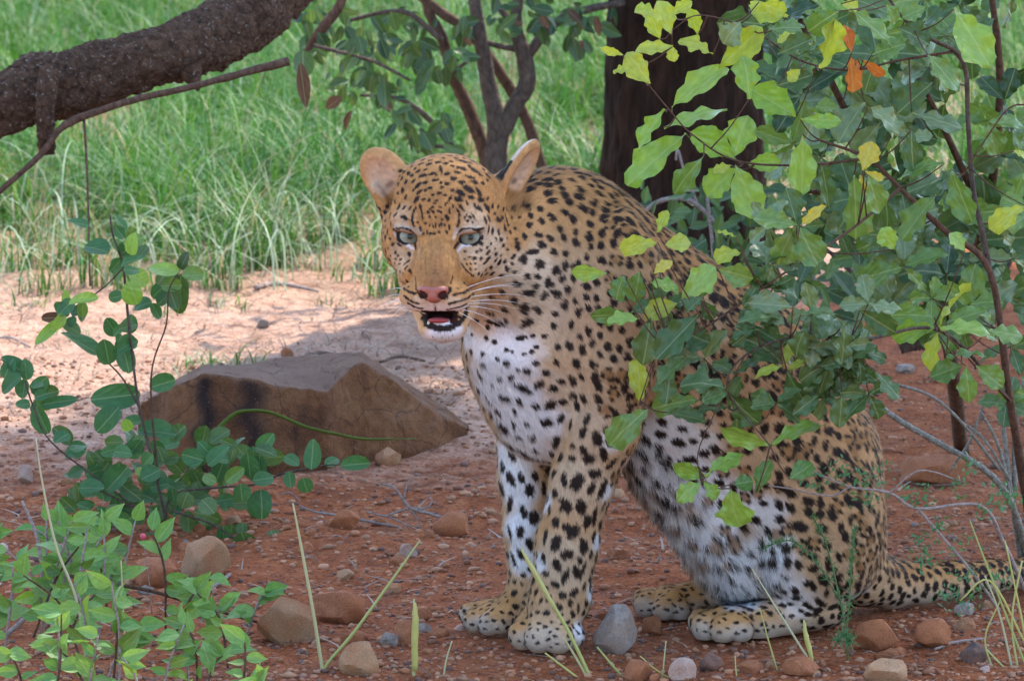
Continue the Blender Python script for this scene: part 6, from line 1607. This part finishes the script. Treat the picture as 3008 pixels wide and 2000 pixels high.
stick([(905, 478, 1.6), (930, 482, 1.8), (962, 477, 1.4)], 'dark stick lying under the rusty red boulder', M_BROWN)
stick([(935, 652, 1.4), (955, 645, 1.6), (985, 640, 1.2)], 'pale stick lying in front of the lumpy rusty stone', M_TWIG)
lic = empty('lichen_branch', G(1030, 560)); tag(lic, 'lichen-spotted grey branch slanting down behind the haunch', 'branch')
for rows in ([(856, 386, 2.6, 0.42), (895, 417, 3, 0.42), (934, 440, 3.2, 0.42), (983, 468, 3.4, 0.42), (1010, 500, 3.6, 0.45), (1030, 560, 4, 0.55)], [(893, 383, 1.5, .42), (930, 395, 1.5, .42), (960, 420, 1.5, .42), (1000, 470, 2, .45)], [(1000, 395, 2, .5), (1005, 440, 2.5, .5), (1012, 500, 3, .5), (1022, 560, 4, .55)], [(1024, 380, 2, .5), (1015, 430, 2.4, .5), (1015, 490, 3, .5)], [(960, 420, 1.2, .45), (985, 440, 1.4, .45), (1010, 480, 1.6, .45)], [(950, 470, 1.2, .45), (970, 440, 1.4, .45), (985, 400, 1.2, .45)], [(980, 410, 1.4, .45), (1000, 450, 1.8, .45), (1015, 520, 2, .5)]):
    link('branch', tubes_mesh('branch', [ppath(rows, 0.42, 6)], 8, 0.08, 1), M_LICH, lic)
# thorny sprigs with tiny leaflets
acacia = empty('acacia_sprig', G(1035, 640)); tag(acacia, 'thin thorny sprig with tiny feathery blue-green leaflets in front of the rump', 'sprig')
aw = [[(1030, 600, 2, -0.05), (1005, 545, 2, -0.1), (980, 505, 1.9, -0.15), (918, 508, 1.8, -0.2), (889, 492, 1.6, -0.22), (850, 486, 1.3, -0.24), (811, 470, 1.0, -0.25)], [(918, 508, 1.6, -0.2), (943, 537, 1.6, -0.2), (971, 570, 1.6, -0.2), (1000, 610, 1.6, -0.18)], [(850, 486, 1, -.24), (830, 495, 1, -.25), (790, 488, .9, -.26), (768, 485, .8, -.26)], [(889, 492, .9, -.22), (920, 470, .9, -.22), (960, 480, .9, -.2)]]
lp, ln_ = [], []
for rows in aw:
    pth = ppath(rows, 0, 8)
    link('branch', tubes_mesh('branch', [pth], 6, 0.08, 3), M_TWIG, acacia)
LV, LF, o_ = [], [], 0
def leaflets(center_px, Y, n, spread, size):
    global o_
    for _ in range(n):
        x, y = center_px[0] + rngP.normal(0, spread), center_px[1] + rngP.normal(0, spread * 0.8)
        c_ = P(x, y, Y + rngP.normal(0, 0.015)); a_ = nrm(rngP.normal(size=3)); b_ = nrm(np.cross(a_, rngP.normal(size=3)))
        L = size * S(Y) * rngP.uniform(0.7, 1.3)
        LV.extend([c_ - a_ * L, c_ - b_ * L * 0.42, c_ + a_ * L, c_ + b_ * L * 0.42]); LF.append((o_, o_ + 1, o_ + 2, o_ + 3)); o_ += 4
for x, y, n in [(815, 480, 22), (838, 470, 20), (862, 478, 22), (880, 470, 18), (870, 500, 18), (905, 497, 18), (925, 495, 16), (940, 525, 20), (920, 540, 22), (925, 560, 24), (960, 545, 18), (968, 575, 22), (975, 590, 20), (985, 510, 20), (1000, 490, 22), (960, 485, 18), (968, 465, 18), (1010, 500, 20), (948, 595, 22), (965, 605, 16), (1000, 575, 16)]:
    leaflets((x, y), -0.2 if x > 880 else -0.25, int(n * 1.5), 7.5, 3.4)
m_lf = leaf_mat('leaflet', (0.055, 0.17, 0.075), (0.09, 0.22, 0.10), 0.5, 0.3, 0.3)
lf = link('leaflets', mesh_np('leaflets', np.array(LV), np.array(LF), smooth=False), m_lf, acacia); lf['kind'] = 'stuff'
weed = empty('weed', G(848, 664)); tag(weed, 'wispy weed with needle-thin leaves growing in front of the haunch', 'weed')
WV, WF, o2 = [], [], 0
for rows in [[(848, 662, 1.2), (846, 630, 1), (838, 590, .9), (825, 540, .8), (812, 515, .6)], [(846, 640, 1), (850, 590, .8), (852, 555, .6), (855, 530, .5)], [(840, 600, .8), (815, 560, .7), (790, 540, .6), (762, 548, .5)]]:
    pth = ppath(rows, -0.22, 8); link('stem', tubes_mesh('stem', [pth], 5), LM['dark'], weed)
    for q in pth[4::1]:
        for _ in range(4):
            d = nrm(rngP.normal(size=3) + [0, -0.2, 0.3]); L = rngP.uniform(0.010, 0.024); s_ = nrm(np.cross(d, [0, 1, 0.2])) * 0.0011
            b_ = q[:3]; WV.extend([b_ - s_, b_ + s_, b_ + d * L]); WF.append((o2, o2 + 1, o2 + 2)); o2 += 3
for x, y in [(845, 634), (850, 640), (838, 640)]:
    b_ = P(x, y, -0.22)
    for _ in range(26):
        d = nrm(rngP.normal(size=3) + [0, -0.2, 0.1]); L = rngP.uniform(0.015, 0.03); s_ = nrm(np.cross(d, [0, 1, 0.2])) * 0.0012
        WV.extend([b_ - s_, b_ + s_, b_ + d * L]); WF.append((o2, o2 + 1, o2 + 2)); o2 += 3
wl = link('needle_leaves', mesh_np('needle_leaves', np.array(WV), np.array(WF), smooth=False), m_lf, weed); wl['kind'] = 'stuff'
print('all', round(time.time() - T0, 1))
